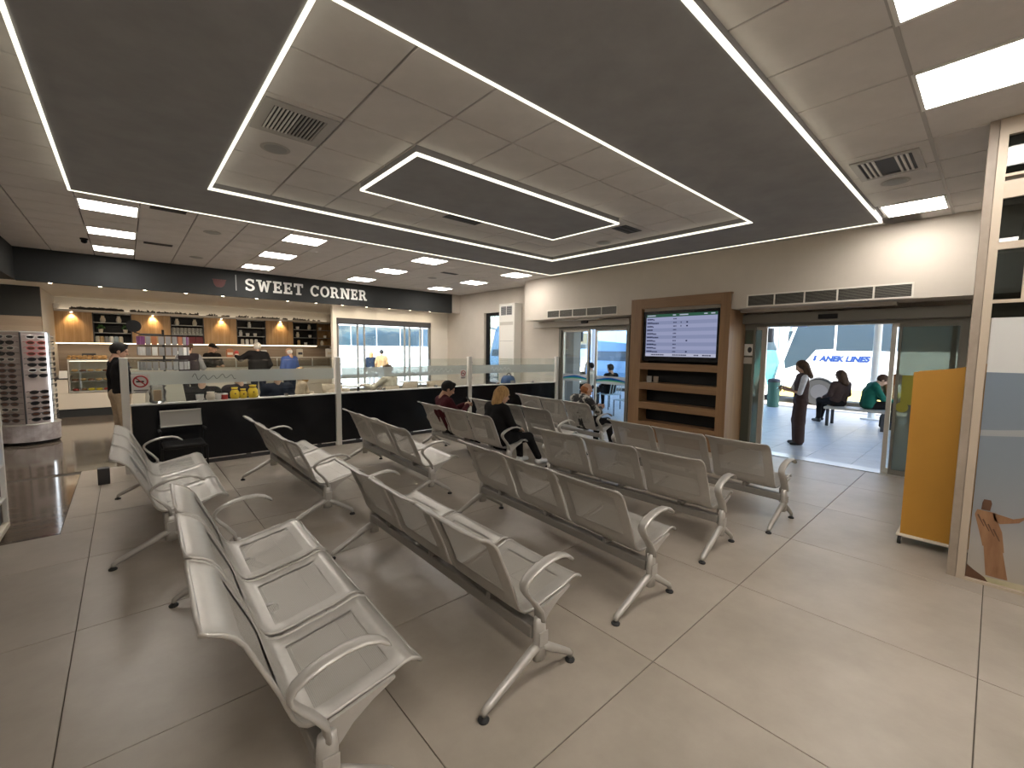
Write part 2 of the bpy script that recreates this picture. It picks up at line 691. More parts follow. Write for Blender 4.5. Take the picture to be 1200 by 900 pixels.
mb = MB()
ov = [(OX0, OY0), (OX1, OY0), (OX1, OY1), (OX0, OY1)]
iv = [(IX0, IY0), (IX1, IY0), (IX1, IY1), (IX0, IY1)]
V = [(x, y, z) for z in (ZR, ZC + .02) for (x, y) in ov + iv]
F = []
for k in range(4):
    q = (k + 1) % 4
    F += [(k, q, 4 + q, 4 + k), (8 + k, 8 + q, 12 + q, 12 + k), (k, q, 8 + q, 8 + k), (4 + k, 4 + q, 12 + q, 12 + k)]
raft = mb.add(V, F).build('trim_1', 'raft')
struct(raft, 'large matt charcoal ceiling raft framing a tiled coffer')
ISX0, ISX1, ISY0, ISY1 = 1.885, 4.79, 3.345, 4.495
isl = MB().box(ISX0, ISX1, ISY0, ISY1, ZR, ZC + .02).build('trim_2', 'raft')
struct(isl, 'small charcoal ceiling island floating inside the coffer')


def strip(parent, x0, x1, y0, y1):
    MB().box(x0, x1, y0, y1, ZR - .006, ZR + .016).build('led_strip', 'strip_light', parent)


sw = .024
for (p, a, b, c, d, s) in ((raft, OX0, OX1, OY0, OY1, 1), (raft, IX0, IX1, IY0, IY1, -1), (isl, ISX0, ISX1, ISY0, ISY1, 1)):
    e = .004 * s
    strip(p, a - e, b + e, c - e, c - e + s * sw)
    strip(p, a - e, b + e, d + e - s * sw, d + e)
    strip(p, a - e, a - e + s * sw, c - e + s * sw, d + e - s * sw)
    strip(p, b + e - s * sw, b + e, c - e + s * sw, d + e - s * sw)

for (x0, x1, y0, y1, lab) in LIGHTS:
    t = thing('ceiling_light', lab, 'ceiling light', (x0, y0, ZC), 0, 'square ceiling lights')
    w, d = x1 - x0, y1 - y0
    f = MB()
    f.box(0, w, 0, .022, -.008, .02).box(0, w, d - .022, d, -.008, .02).box(0, .022, .022, d - .022, -.008, .02).box(w - .022, w, .022, d - .022, -.008, .02)
    f.build('frame', 'white', t)
    MB().box(.022, w - .022, .022, d - .022, -.003, .012).build('diffuser', 'panel_light', t)

for (x0, x1, y0, y1, ax, lab) in VENTS:
    t = thing('ceiling_vent', lab, 'air vent', (x0, y0, ZC), 0, 'ceiling air vents')
    w, d = x1 - x0, y1 - y0
    z = -.012
    big = min(w, d) > .3
    if big:
        f = MB()
        b = .07 if ax == 'x' else .05
        f.box(0, w, 0, b, z, -.001).box(0, w, d - b, d, z, -.001).box(0, b, b, d - b, z, -.001).box(w - b, w, b, d - b, z, -.001)
        f.build('frame', 'ceil_grid', t)
        MB().box(b, w - b, b, d - b, -.004, -.001).build('duct', 'black', t)
        k = 14 if ax == 'x' else 6
        if ax == 'x':
            for q in range(k):
                xx = b + (w - 2 * b) * (q + .5) / k
                MB().box(xx - .005, xx + .005, b, d - b, -.014, -.004).build('slat', 'white' if q < 7 else 'ceil_grid', t)
        else:
            for q in (.1, .2, .3, .72, .82, .92):
                yy = b + (d - 2 * b) * q
                MB().box(b, w - b, yy - .012, yy + .004, -.014, -.004).build('slat', 'white', t)
    else:
        MB().box(0, w, 0, d, -.006, -.001).build('frame', 'dark_grey', t)
        for q in (.3, .7):
            MB().box(.01, w - .01, d * q - .02, d * q + .02, -.009, -.006).build('slot', 'black', t)
for k, (x, y, lab) in enumerate([(1.03, 4.22, 'round flush speaker grille in the coffer by the slatted vent'),
                                 (5.70, .78, 'round flush speaker grille next to the square diffuser'),
                                 (5.68, 4.24, 'round flush speaker grille at the far end of the coffer'),
                                 (1.05, 7.95, 'round flush speaker grille beyond the raft, left of the red cup'),
                                 (1.1, 10.4, 'round flush speaker grille close above the sign band'),
                                 (5.6, 9.2, 'round flush speaker grille between the far right lights')]):
    t = thing('ceiling_speaker', lab, 'speaker', (x, y, ZC), 0, 'round ceiling speakers')
    MB().lathe([(.105, -.001), (.115, -.006), (.10, -.012), (.088, -.009)], 24).build('rim', 'ceil_grid', t)
    MB().lathe([(.088, -.004), (.088, -.010), (.03, -.012)], 24).build('grille', 'grey', t)
t = thing('security_camera', 'small black dome camera beside the stacked ceiling lights', 'camera', (-.42, 9.9, ZC))
MB().lathe([(.05, 0), (.05, -.02), (.035, -.03)], 14).build('base', 'black', t)
MB().ell((0, 0, -.045), (.04, .04, .035)).build('dome', 'black_gloss', t)

# ------------------------------------------------------------------ walls
mb = MB()
LD = (5.30, 7.27, 0, 2.26)
RD = (.27, 3.12, 0, 2.22)
SWN = (9.37, 10.36, .62, 2.78)
wall_holes(mb, 'X', XW, XW + .2, -4.2, 12.5, 0, ZC + .1, [LD, RD, SWN])
struct(mb.build('wall_right', 'wall_paint'), 'beige painted wall with the two sliding door openings')
bk = MB().box(7.5, XW, -4.1, 7.95, 2.43, ZC + .02).build('trim_3', 'wall_paint')
struct(bk, 'deep beige bulkhead over the sliding doors')
mb = MB()
wall_holes(mb, 'Y', 12.35, 12.5, 4.33, XW, 0, 2.86, [(4.43, 7.47, .45, 2.53)])
struct(mb.build('wall_window', 'wall_white'), 'off white wall around the wide cafe window')
struct(MB().prism([(4.33, 12.5), (4.45, 12.5), (5.62, 15.65), (5.50, 15.65)], 0, 2.86, 'Z').build('wall_nib', 'wall_white'), 'off white return wall beside the cafe window')
struct(MB().box(-2.6, 5.55, 15.5, 15.65, 0, 2.9).build('wall_back', 'wall_white'), 'off white back wall of the cafe over the cabinets')
struct(MB().box(-2.6, 5.3, 15.48, 15.5, .8, 1.75).build('trim_4', 'marble_wall'), 'brown marble splashback behind the cafe counter')
struct(MB().box(-2.6, -2.4, -4.2, 15.6, 0, ZC + .1).build('wall_left', 'wall_paint'), 'beige side wall behind the shop racks')
struct(MB().box(-2.6, 8.3, -4.35, -4.2, 0, ZC + .1).build('wall_front', 'wall_paint'), 'beige wall behind the viewer')
struct(MB().box(-2.4, -1.25, 13.0, 13.12, 2.26, 2.86).build('trim_5', 'dark_paint'), 'charcoal panel over the marble pier by the sunglasses')
struct(MB().box(-2.4, -1.25, 13.0, 13.12, 0, 2.26).build('wall_pier', 'marble_wall'), 'brown marble pier behind the sunglasses stand')
struct(MB().box(-1.33, -1.25, 13.12, 15.5, 0, 2.86).build('wall_side', 'wall_white'), 'off white return wall at the left end of the cafe')
fa = MB().box(-1.4, 7.78, YF, YF + .14, 2.83, ZC + .02).build('trim_6', 'dark_paint')
struct(fa, 'charcoal sign band across the cafe front')
struct(MB().box(-2.4, -1.4, -4.2, YF + .14, 2.84, ZC + .02).build('trim_7', 'dark_paint'), 'charcoal boxed band along the left wall top')
struct(MB().box(-2.4, XW, YF + .14, 15.5, 2.86, 2.9).build('ceiling_cafe', 'wall_white'), 'off white low ceiling over the cafe counter')
struct(MB().box(7.78, XW, YF + .02, YF + .14, 2.83, ZC + .02).build('trim_8', 'wall_paint'), 'beige filler added against a light leak between the sign band and the door wall')  # added to stop sky light leaking past the band's end
struct(MB().box(4.95, 8.1, -1.7, -1.55, 0, ZC).build('wall_office', 'wall_white'), 'pale wall inside the glazed office')

# little downlights in the cafe soffit behind the band
for k in range(13):
    x = -1.0 + k * .68
    t = thing('downlight', 'tiny recessed downlight behind the sign band, %s from the left' % (ORD[k] if k < 12 else 'last'), 'downlight', (x, YF + .30, 2.86), 0, 'soffit downlights')
    MB().lathe([(.045, 0), (.045, -.008), (.032, -.012)], 12).build('rim', 'white', t)
    MB().lathe([(.03, -.008), (.03, -.016)], 12).build('lens', 'downlight', t)
    l = bpy.data.lights.new('soffit_lamp', 'SPOT')
    l.energy = 24 if x < 4.0 else 8
    l.color = (1, .84, .64)
    l.spot_size = R(150)
    l.spot_blend = 1.0
    l.shadow_soft_size = .04
    lo = bpy.data.objects.new('lamp', l)
    COL.objects.link(lo)
    lo.parent = t
    lo.location = (0, 0, -.03)
    lo.rotation_euler = (R(25), 0, 0)

# sign letters: slab serif strokes
UN = .27 / 10.0   # cap height 10 units


def slab(ch):
    """strokes in a 10 high box: boxes as (x0,x1,y0,y1), quads as polygons, arcs as (cx,cy,rx,ry,a0,a1,t)"""
    t = 2.1
    s = 1.3
    B, Q, A = [], [], []
    w = 9
    if ch == 'E':
        w = 8.2
        B = [(1, 1 + t, 0, 10), (0, 7.6, 0, s + .3), (0, 7.4, 10 - s - .3, 10), (2, 5.8, 4.3, 5.7), (6.4, 7.8, 0, 3), (6.2, 7.5, 7, 10), (5, 6, 3.5, 6.5)]
    if ch == 'T':
        w = 9
        B = [(3.4, 5.6, 0, 10), (.2, 8.8, 10 - s - .3, 10), (2, 7, 0, s), (.2, 1.5, 6.8, 10), (7.5, 8.8, 6.8, 10)]
    if ch == 'W':
        w = 13.4
        Q = [[(1.2, 10), (3.4, 10), (5.1, 0), (3.6, 0)], [(3.6, 0), (5.1, 0), (7.4, 9), (6.0, 9)], [(6.0, 9), (7.4, 9), (9.6, 0), (8.1, 0)],
             [(8.1, 0), (9.6, 0), (12.1, 10), (10.2, 10)]]
        B = [(0, 4.6, 10 - s, 10), (8.9, 13.3, 10 - s, 10)]
    if ch == 'N':
        w = 11.2
        B = [(1.1, 3.0, 0, 10), (8.2, 10.1, 0, 10), (0, 4.2, 0, s), (6.9, 11.2, 10 - s, 10), (0, 3, 10 - s, 10)]
        Q = [[(1.2, 10), (3.8, 10), (10.0, 0), (7.6, 0)]]
    if ch == 'R':
        w = 10
        B = [(1, 1 + t, 0, 10), (0, 4.4, 0, s), (0, 5, 10 - s - .2, 10), (2.5, 5.4, 4.2, 5.6), (7.2, 9.8, 0, s)]
        A = [(5.0, 7.1, 3.0, 2.9, -90, 90, 1.9)]
        Q = [[(4.6, 4.8), (6.8, 4.8), (9.2, 0), (6.8, 0)]]
    if ch == 'O':
        w = 10
        A = [(5, 5, 4.9, 5.1, 0, 360, 2.1)]
    if ch == 'C':
        w = 9.3
        A = [(5, 5, 4.9, 5.1, 40, 320, 2.1)]
        B = [(7.6, 8.9, 6.6, 9.6)]
    if ch == 'S':
        w = 8.2
        A = [(4.1, 7.3, 3.8, 2.8, 25, 270, 1.9), (4.1, 2.75, 3.9, 2.85, -155, 90, 1.9)]
        B = [(6.3, 7.5, 7.0, 9.6), (.5, 1.7, .5, 3.0)]
    return w, B, Q, A


def letter(ch, x, z0, y, parent, hscale=1.0):
    w, B, Q, A = slab(ch)
    mb = MB()
    u = UN
    ux = u * hscale
    for i, (a, b, c, d) in enumerate(B):
        mb.box(x + a * ux, x + b * ux, y - .022 - i * .0003, y, z0 + c * u, z0 + d * u)
    for i, q in enumerate(Q):
        mb.prism([(x + a * ux, z0 + b * u) for a, b in q], y - .0235 - i * .0003, y, 'Y')
    for i, (cx, cy, rx, ry, a0, a1, th) in enumerate(A):
        nseg = 26
        V, F = [], []
        for k in range(nseg + 1):
            a = R(a0 + (a1 - a0) * k / nseg)
            co, si = math.cos(a), math.sin(a)
            for (ro, yy) in ((1, y - .0215 - i * .0004), (0, y - .0215 - i * .0004), (0, y), (1, y)):
                hx = rx - (0 if ro else th)
                hz = ry - (0 if ro else th * .78)
                V.append((x + (cx + hx * co) * ux, yy, z0 + (cy + hz * si) * u))
        for k in range(nseg):
            for j in range(4):
                F.append((k * 4 + j, k * 4 + (j + 1) % 4, (k + 1) * 4 + (j + 1) % 4, (k + 1) * 4 + j))
        F += [(0, 1, 2, 3), tuple(nseg * 4 + j for j in (3, 2, 1, 0))]
        mb.add(V, F)
    mb.build('letter', 'white', parent)
    return w * ux


sg = thing('shop_sign', 'raised white slab serif lettering with red cup on the charcoal band', 'sign', (0, 0, 0))
for word, xa, xb in (('SWEET', 2.11, 3.36), ('CORNER', 3.53, 4.99)):
    tot = sum(slab(c)[0] for c in word) + 1.3 * (len(word) - 1)
    hs = (xb - xa) / (tot * UN)
    x = xa
    for c in word:
        x += letter(c, x, 2.985, YF, sg, hs) + 1.3 * UN * hs
MB().box(1.925, 1.943, YF - .015, YF, 2.965, 3.315).build('divider_bar', 'grey', sg)
cup = [(1.50, 3.165), (1.74, 3.165), (1.73, 3.10), (1.70, 3.04), (1.665, 3.01), (1.57, 3.01), (1.535, 3.04), (1.51, 3.10)]
MB().prism(cup, YF - .016, YF, 'Y').build('cup_emblem', 'sign_red', sg)
MB().box(1.49, 1.75, YF - .02, YF, 3.165, 3.18).build('cup_rim', 'sign_red', sg)
# ------------------------------------------------------------------ sliding doors
def glazed_leaf(root, x, y0, y1, z0, z1, fr='alu', gl='glass', sw=.05, name='leaf'):
    """door leaf in the plane X=x: frame part with its pane as sub-part"""
    f = MB()
    f.box(x - .02, x + .02, y0, y0 + sw, z0, z1).box(x - .02, x + .02, y1 - sw, y1, z0, z1)
    f.box(x - .019, x + .019, y0 + sw, y1 - sw, z0, z0 + .07).box(x - .019, x + .019, y0 + sw, y1 - sw, z1 - .05, z1)
    o = f.build(name, fr, root)
    MB().box(x - .005, x + .005, y0 + sw, y1 - sw, z0 + .07, z1 - .05).build('pane', gl, o)
    return o


def wave_film(parent, x, y0, y1, zc, hgt=.085, flip=1):
    """printed film: pale band with blue and green swoosh stripes"""
    MB().box(x - .002, x, y0, y1, zc - hgt, zc + hgt).build('film', 'film_white', parent)
    n = 14
    cols = [('film_blue', .05, .30), ('film_teal', -.12, .22), ('film_green', -.36, .20)]
    for c, off, th in cols:
        V, F = [], []
        for k in range(n + 1):
            u = k / n
            yy = y0 + (y1 - y0) * u
            a = math.sin(math.pi * (u if flip > 0 else 1 - u) * .9 + .2)
            zz = zc + hgt * (off + .55 * a - .25)
            t = hgt * th * (.3 + .7 * (1 - abs(2 * u - 1)))
            V += [(x - .0045, yy, zz - t), (x - .0045, yy, zz + t), (x - .0022, yy, zz + t), (x - .0022, yy, zz - t)]
        for k in range(n):
            for j in range(4):
                F.append((k * 4 + j, k * 4 + (j + 1) % 4, k * 4 + 4 + (j + 1) % 4, k * 4 + 4 + j))
        MB().add(V, F).build('wave_stripe', c, parent)


glass('film_blue', (.25, .5, .95), .2, body=.6, bodycol=(.06, .32, .85))
glass('film_teal', (.2, .85, .95), .2, body=.6, bodycol=(.06, .65, .75))
glass('film_green', (.5, .95, .7), .2, body=.6, bodycol=(.30, .80, .50))
mat('wave_blue', (.03, .16, .50), .4)
mat('wave_teal', (.04, .42, .52), .4)
mat('wave_green', (.20, .58, .36), .4)
mat('sticker_yellow', (.26, .25, .03), .5)

d1 = bpy.data.objects.new('door_1', None)
COL.objects.link(d1)
struct(d1, 'glazed sliding door with blue green wave film, beside the oak screen unit')
f = MB()
f.box(8.06, 8.2, 7.22, 7.29, 0, 2.26).box(8.06, 8.2, 5.27, 5.34, 0, 2.26).box(8.06, 8.2, 5.34, 7.22, 2.2, 2.26)
f.build('door_frame', 'alu_dark', d1)
MB().bbox(7.93, 8.1, 5.2, 8.08, 2.27, 2.41, .01).build('operator_box', 'alu_paint', d1)
MB().bbox(7.78, 7.93, 5.85, 7.2, 2.40, 2.45, .008).build('air_curtain', 'white_plastic', d1)
MB().bbox(7.88, 7.93, 6.28, 6.46, 2.33, 2.39, .008).build('motion_sensor', 'dark_grey', d1)
L = glazed_leaf(d1, 8.13, 6.38, 7.22, .01, 2.2)
wave_film(L, 8.124, 6.43, 7.17, 1.05, .085, 1)
L = glazed_leaf(d1, 8.17, 5.34, 6.24, .01, 2.2)
wave_film(L, 8.164, 5.39, 6.19, 1.04, .09, -1)
MB().box(8.125, 8.135, 6.36, 6.39, .01, 2.2).build('rubber_seal', 'black', d1)
MB().box(8.08, 8.1, 7.3, 8.05, 0, 2.27).build('side_panel', 'wall_paint', d1)

d2 = bpy.data.objects.new('door_2', None)
COL.objects.link(d2)
struct(d2, 'open glazed sliding entrance door right of the oak screen unit')
f = MB()
f.box(8.04, 8.22, 3.07, 3.13, 0, 2.2).box(8.04, 8.22, .26, .31, 0, 2.2).box(8.04, 8.22, .31, 3.07, 2.15, 2.2)
f.build('door_frame', 'alu_dark', d2)
MB().bbox(7.93, 8.1, .25, 3.15, 2.20, 2.36, .008).build('operator_box', 'alu_dark', d2)
MB().bbox(7.80, 7.93, .95, 2.95, 2.385, 2.44, .008).build('air_curtain', 'alu_paint', d2)
MB().bbox(7.90, 7.94, 1.62, 1.86, 2.24, 2.31, .006).build('motion_sensor', 'black', d2)
glazed_leaf(d2, 8.08, 2.78, 3.07, .01, 2.15, 'alu_dark', 'glass_green_refl', .03, 'fixed_leaf')
glazed_leaf(d2, 8.15, 2.62, 3.02, .01, 2.15, 'alu', 'glass_green_refl', .08, 'sliding_leaf')
s = MB().box(8.07, 8.0745, 2.80, 3.0, 1.66, 1.86).build('wall_notice', 'white', d2)
MB().ell((8.069, 2.86, 1.76), (.002, .035, .05)).build('notice_print', 'dark_grey', s)
MB().box(8.07, 8.0745, 2.80, 3.0, 1.52, 1.63).build('wall_notice', 'alu_paint', d2)
glazed_leaf(d2, 8.15, .36, 1.02, .01, 2.15, 'alu', 'glass', .055, 'sliding_leaf')
glazed_leaf(d2, 8.08, .31, .93, .01, 2.15, 'alu_dark', 'glass_green_refl', .03, 'fixed_leaf')
MB().box(8.066, 8.07, .70, .86, 1.02, 1.43).build('sticker', 'sticker_yellow', d2)
MB().ell((8.066, .84, .98), (.002, .07, .07)).build('sticker', 'sticker_yellow', d2)
# threshold strip
MB().box(8.02, 8.3, .31, 3.07, 0, .008).build('threshold', 'alu', d2)

# air grilles on the bulkhead
for (y0, y1, z0, z1, lab) in ((5.2, 7.17, 2.45, 2.64, 'white framed linear air grille over the wave film door'),
                              (.76, 2.74, 2.44, 2.635, 'white framed linear air grille over the open entrance')):
    t = thing('wall_grille', lab, 'air grille', (7.5, y0, z0))
    w, h = y1 - y0, z1 - z0
    f = MB()
    f.box(-.014, -.001, 0, w, 0, .02).box(-.014, -.001, 0, w, h - .02, h)
    n = 5
    for k in range(n + 1):
        yy = min(max(k * w / n - .01, 0), w - .02)
        f.box(-.0138, -.001, yy, yy + .02, .02, h - .02)
    f.build('frame', 'wall_white', t)
    MB().box(-.004, -.001, .02, w - .02, .02, h - .02).build('duct', 'black', t)
    for k in range(n):
        a, b = k * w / n + .012, (k + 1) * w / n - .012
        for q in range(9):
            zz = .024 + (h - .048) * (q + .5) / 9
            MB().box(-.011, -.004, a, b, zz - .0035, zz + .0035).build('louvre', 'alu_dark', t)

# ------------------------------------------------------------------ oak screen unit
t = thing('display_unit', 'tall oak veneer wall unit with screen niche and dark open slots', 'display unit', (7.4, 2.95, 0))
W = 1.86
slots = [(1.49, 2.515), (1.12, 1.37), (.74, .985), (.37, .615)]
MB().box(0, .03, 0, .16, 0, 2.70).build('side_stile', 'oak_unit_v', t)
MB().box(0, .03, W - .23, W, 0, 2.70).build('side_stile', 'oak_unit_v', t)
rails = [(0, .37), (.615, .74), (.985, 1.12), (1.37, 1.49), (2.515, 2.70)]
for (a, b) in rails:
    MB().box(.001, .0295, .16, W - .23, a, b).build('rail', 'oak_unit', t)
for (a, b) in slots:
    MB().box(.29, .30, .16, W - .23, a, b).build('niche_back', 'black', t)
    f = MB().box(.03, .29, .148, .16, a, b).box(.03, .29, W - .23, W - .218, a, b)
    f.build('niche_cheek', 'oak_unit', t)
    MB().box(.03, .29, .16, W - .23, a - .012, a).build('shelf', 'oak_unit', t)
MB().box(.03, .68, 0, .02, 0, 2.42).build('side_panel', 'oak_unit_v', t)
MB().box(.03, .68, W - .02, W, 0, 2.42).build('side_panel', 'oak_unit_v', t)
MB().box(.03, .098, 0, W, 2.68, 2.70).build('top_panel', 'oak_unit', t)

tv = thing('information_screen', 'wall screen showing a pale blue departures table in the oak unit', 'screen', (7.45, 3.12, 1.53))
tw, th = 1.45, .93
MB().bbox(0, .06, 0, tw, 0, th, .006).build('bezel', 'black_gloss', tv)
emitter('screen_pale', (.50, .54, .82), .26)
emitter('screen_stripe', (.42, .47, .74), .24)
emitter('screen_header', (.05, .16, .10), .25)
emitter('screen_foot', (.62, .64, .82), .3)
emitter('screen_ink', (.05, .06, .16), .15)
sc = MB().box(-.003, .001, .05, tw - .07, .09, th - .06).build('display', 'screen_pale', tv)
yl, yr, zb, zt = .05, tw - .07, .09, th - .06   # screen left as seen is +Y
Wd, Hd = yr - yl, zt - zb
MB().box(-.0045, -.003, yl, yr, zt - .055, zt).build('header_bar', 'screen_header', sc)
MB().box(-.0045, -.003, yl, yr, zb, zb + .06).build('footer_bar', 'screen_foot', sc)
for k in range(1, 10, 2):
    z = zt - .06 - (k + .5) * (Hd - .12) / 10
    MB().box(-.004, -.003, yl, yr, z - .032, z + .032).build('table_row', 'screen_stripe', sc)
ink = MB()
rnd = random.Random(3)
for k in range(10):
    z = zt - .06 - (k + .5) * (Hd - .12) / 10
    n = rnd.randint(4, 8)
    y = yr - .02
    for q in range(n):
        w = rnd.uniform(.018, .034)
        ink.box(-.006, -.0046, y - w, y, z - .012 - .006 * (q > 3), z + .012 - .01 * (q > 3))
        y -= w + .004
    for q in range(3):
        ink.box(-.006, -.0046, yr - .56 - q * .022, yr - .545 - q * .022, z - .01, z + .01)
    if k in (1, 2, 6, 9):
        ink.box(-.006, -.0046, yr - .82, yr - .79, z - .012, z + .012)
    if k in (1, 2):
        ink.box(-.006, -.0046, yr - .70, yr - .685, z - .012, z + .012)
for (a, b) in ((.12, .36), (.55, .80), (.95, 1.03), (1.1, 1.25)):
    y = a
    while y < b:
        w = rnd.uniform(.015, .03)
        ink.box(-.006, -.0046, yr - y - w, yr - y, zb + .02, zb + .042)
        y += w + .008
o = ink.build('table_text', 'screen_ink', sc)
o['kind'] = 'stuff'
hd = MB()
for (a, b) in ((.02, .19), (.53, .59), (.66, .82), (1.1, 1.16), (1.22, 1.29)):
    hd.box(-.006, -.0046, yr - b, yr - a, zt - .035, zt - .015)
hd.build('header_text', 'screen_foot', sc)
for k, (y, c, lab) in enumerate(((4.42, 'grey', 'small grey card leaning in the top slot of the oak unit'), (4.28, 'stone_post', 'small tan card leaning in the top slot of the oak unit'))):
    o = MB().box(0, .012, -.05, .05, 0, .12).build('small_card', c, None, (7.48, y, 1.12))
    tag(o, lab, 'card')

# ------------------------------------------------------------------ cafe window and small window
w1 = bpy.data.objects.new('window_1', None)
COL.objects.link(w1)
struct(w1, 'wide cafe window with dark roller blind box and slim mullions')
f = MB()
f.box(4.43, 4.50, 12.38, 12.46, .45, 2.53).box(7.40, 7.47, 12.38, 12.46, .45, 2.53).box(4.5, 7.4, 12.38, 12.46, .45, .52).box(4.5, 7.4, 12.38, 12.46, 2.47, 2.53)
f.build('window_frame', 'alu_dark', w1)
MB().bbox(4.43, 7.43, 12.30, 12.38, 2.36, 2.53, .01).build('blind_box', 'dark_grey', w1)
xs = [4.5, 5.05, 5.25, 6.55, 6.72, 7.1, 7.4]
for x in xs[1:-1]:
    MB().box(x - .018, x + .018, 12.39, 12.45, .52, 2.47).build('mullion', 'alu', w1)
for a, b in zip(xs, xs[1:]):
    MB().box(a + .018, b - .018, 12.416, 12.424, .52, 2.47).build('pane', 'glass', w1)
w2 = bpy.data.objects.new('window_2', None)
COL.objects.link(w2)
struct(w2, 'narrow black framed window left of the tall air conditioner')
f = MB()
f.box(8.18, 8.26, 9.37, 9.46, .62, 2.78).box(8.18, 8.26, 10.26, 10.36, .62, 2.78).box(8.18, 8.26, 9.46, 10.26, .62, .71).box(8.18, 8.26, 9.46, 10.26, 2.69, 2.78)
f.build('window_frame', 'black', w2)
MB().box(8.216, 8.224, 9.46, 10.26, .71, 2.69).build('pane', 'glass', w2)
MB().box(8.02, 8.2, 9.34, 10.38, .58, .62).build('window_sill', 'white', w2)

t = thing('potted_plant', 'small dark leafed plant in a pot on the narrow window sill', 'plant', (8.11, 9.62, .62))
MB().lathe([(.05, 0), (.07, .11), (.075, .12), (.06, .12), (.055, .10)], 14).build('pot', 'white', t)
mat('leaf_dark', (.05, .07, .03), .5)
for k in range(14):
    a = k * 2.4
    r = .10 + .06 * (k % 3)
    h = .22 + .05 * (k % 4)
    p0, p1, p2 = Vector((0, 0, .1)), Vector((r * .5 * math.cos(a), r * .5 * math.sin(a), h)), Vector((r * math.cos(a), r * math.sin(a), h + .02 - .05 * (k % 2)))
    s = Vector((-math.sin(a), math.cos(a), 0)) * .03
    MB().add([p0[:], (p1 + s)[:], p2[:], (p1 - s)[:], (p1 + Vector((0, 0, .01)))[:]], [(0, 1, 4), (1, 2, 4), (2, 3, 4), (3, 0, 4)]).build('leaf', 'leaf_dark', t)

# tall air conditioner
t = thing('air_conditioner', 'tall cream air conditioning cabinet with louvres beside the narrow window', 'air conditioner', (7.98, 8.69, 0))
MB().bbox(-.16, .115, 0, .64, 0, 2.96, .015).build('cabinet', 'white_plastic', t)
f = MB().box(-.172, -.16, .07, .57, 2.62, 2.64).box(-.172, -.16, .07, .57, 2.88, 2.90).box(-.172, -.16, .07, .09, 2.64, 2.88).box(-.172, -.16, .55, .57, 2.64, 2.88).box(-.172, -.16, .31, .33, 2.64, 2.88)
f.build('outlet_frame', 'white', t)
MB().box(-.163, -.159, .09, .55, 2.64, 2.88).build('outlet_duct', 'dark_grey', t)
for k in range(6):
    MB().box(-.172, -.163, .09, .55, 2.65 + k * .04, 2.662 + k * .04).build('louvre', 'grey', t)
MB().box(-.166, -.159, .05, .59, 2.37, 2.46).build('name_band', 'alu_paint', t)
MB().box(-.163, -.159, .04, .60, 1.93, 1.94).build('panel_seam', 'grey', t)
for k in range(16):
    MB().box(-.168, -.159, .05, .59, .75 + k * .045, .775 + k * .045).build('intake_louvre', 'alu_paint', t)

# ------------------------------------------------------------------ partition with column at the right
struct(MB().bbox(4.75, 5.05, .098, .150, 0, ZC, .004).build('column_stone', 'stone_post'), 'slim stone clad post at the end of the glazed partition')
w3 = bpy.data.objects.new('window_3', None)
COL.objects.link(w3)
struct(w3, 'cream framed glazed office partition with printed seascape panel')
f = MB()
f.box(4.745, 4.83, .05, .097, 0, ZC)
f.box(4.75, 4.83, -2.4, .05, 3.29, ZC)
f.build('partition_frame', 'frame_cream', w3)
for (a, b) in ((2.85, 2.97), (2.49, 2.54), (2.105, 2.13), (3.0, 3.02)):
    MB().box(4.755, 4.825, -2.4, .05, a, b).build('transom', 'frame_cream', w3)
for y in (-.095, -1.3):
    MB().box(4.765, 4.815, y - .012, y + .012, 2.13, 3.29).build('glazing_bar', 'frame_cream', w3)
for (a, b) in ((3.02, 3.29), (2.54, 2.85), (2.13, 2.49), (2.0, 2.105)):
    MB().box(4.785, 4.793, -2.4, .05, a, b).build('pane', 'glass_dark', w3)
mat('print_white', (.54, .54, .53), .4)
def printed_sky():
    M = mat('print_sky', (.2, .24, .29), .35)
    nt = M.node_tree
    tc = nt.nodes.new('ShaderNodeTexCoord')
    sp = nt.nodes.new('ShaderNodeSeparateXYZ')
    nt.links.new(tc.outputs['Object'], sp.inputs[0])
    dv = nt.nodes.new('ShaderNodeMath')
    dv.operation = 'DIVIDE'
    dv.inputs[1].default_value = 1.6
    nt.links.new(sp.outputs['Z'], dv.inputs[0])
    cr = nt.nodes.new('ShaderNodeValToRGB')
    e = cr.color_ramp.elements
    e[0].position, e[0].color = .02, (.36, .32, .27, 1)
    e[1].position, e[1].color = 1.0, (.155, .195, .245, 1)
    for p, c in ((.20, (.34, .32, .30, 1)), (.34, (.24, .25, .265, 1)), (.6, (.185, .215, .25, 1))):
        k = e.new(p)
        k.color = c
    nt.links.new(dv.outputs[0], cr.inputs[0])
    nt.links.new(cr.outputs[0], nt.nodes['Principled BSDF'].inputs['Base Color'])


printed_sky()
mat('print_cloud', (.30, .31, .32), .4)
mat('print_wood', (.20, .095, .045), .5, col2=(.30, .16, .08), scale=14, stretch=(1, 1, .2))
mat('print_wood_dark', (.10, .045, .022), .5)
mat('print_grass', (.36, .34, .20), .5, col2=(.46, .40, .28), scale=6)
pn = MB().box(4.78, 4.80, -2.4, .045, .02, 2.0).build('mural_panel', 'print_white', w3)
MB().box(4.7765, 4.78, -2.4, .045, .02, 1.60).build('mural_sky', 'print_sky', pn)
MB().prism([(.045, 1.12), (-.30, 1.16), (-1.2, 1.2), (-1.2, 1.27), (-.30, 1.215), (-.05, 1.175), (.045, 1.165)], 4.7755, 4.7765, 'X').build('mural_cloud', 'print_cloud', pn)
MB().prism([(.045, .02), (-2.4, .02), (-2.4, .10), (-.3, .07), (.045, .05)], 4.7752, 4.7760, 'X').build('mural_meadow', 'print_grass', pn)
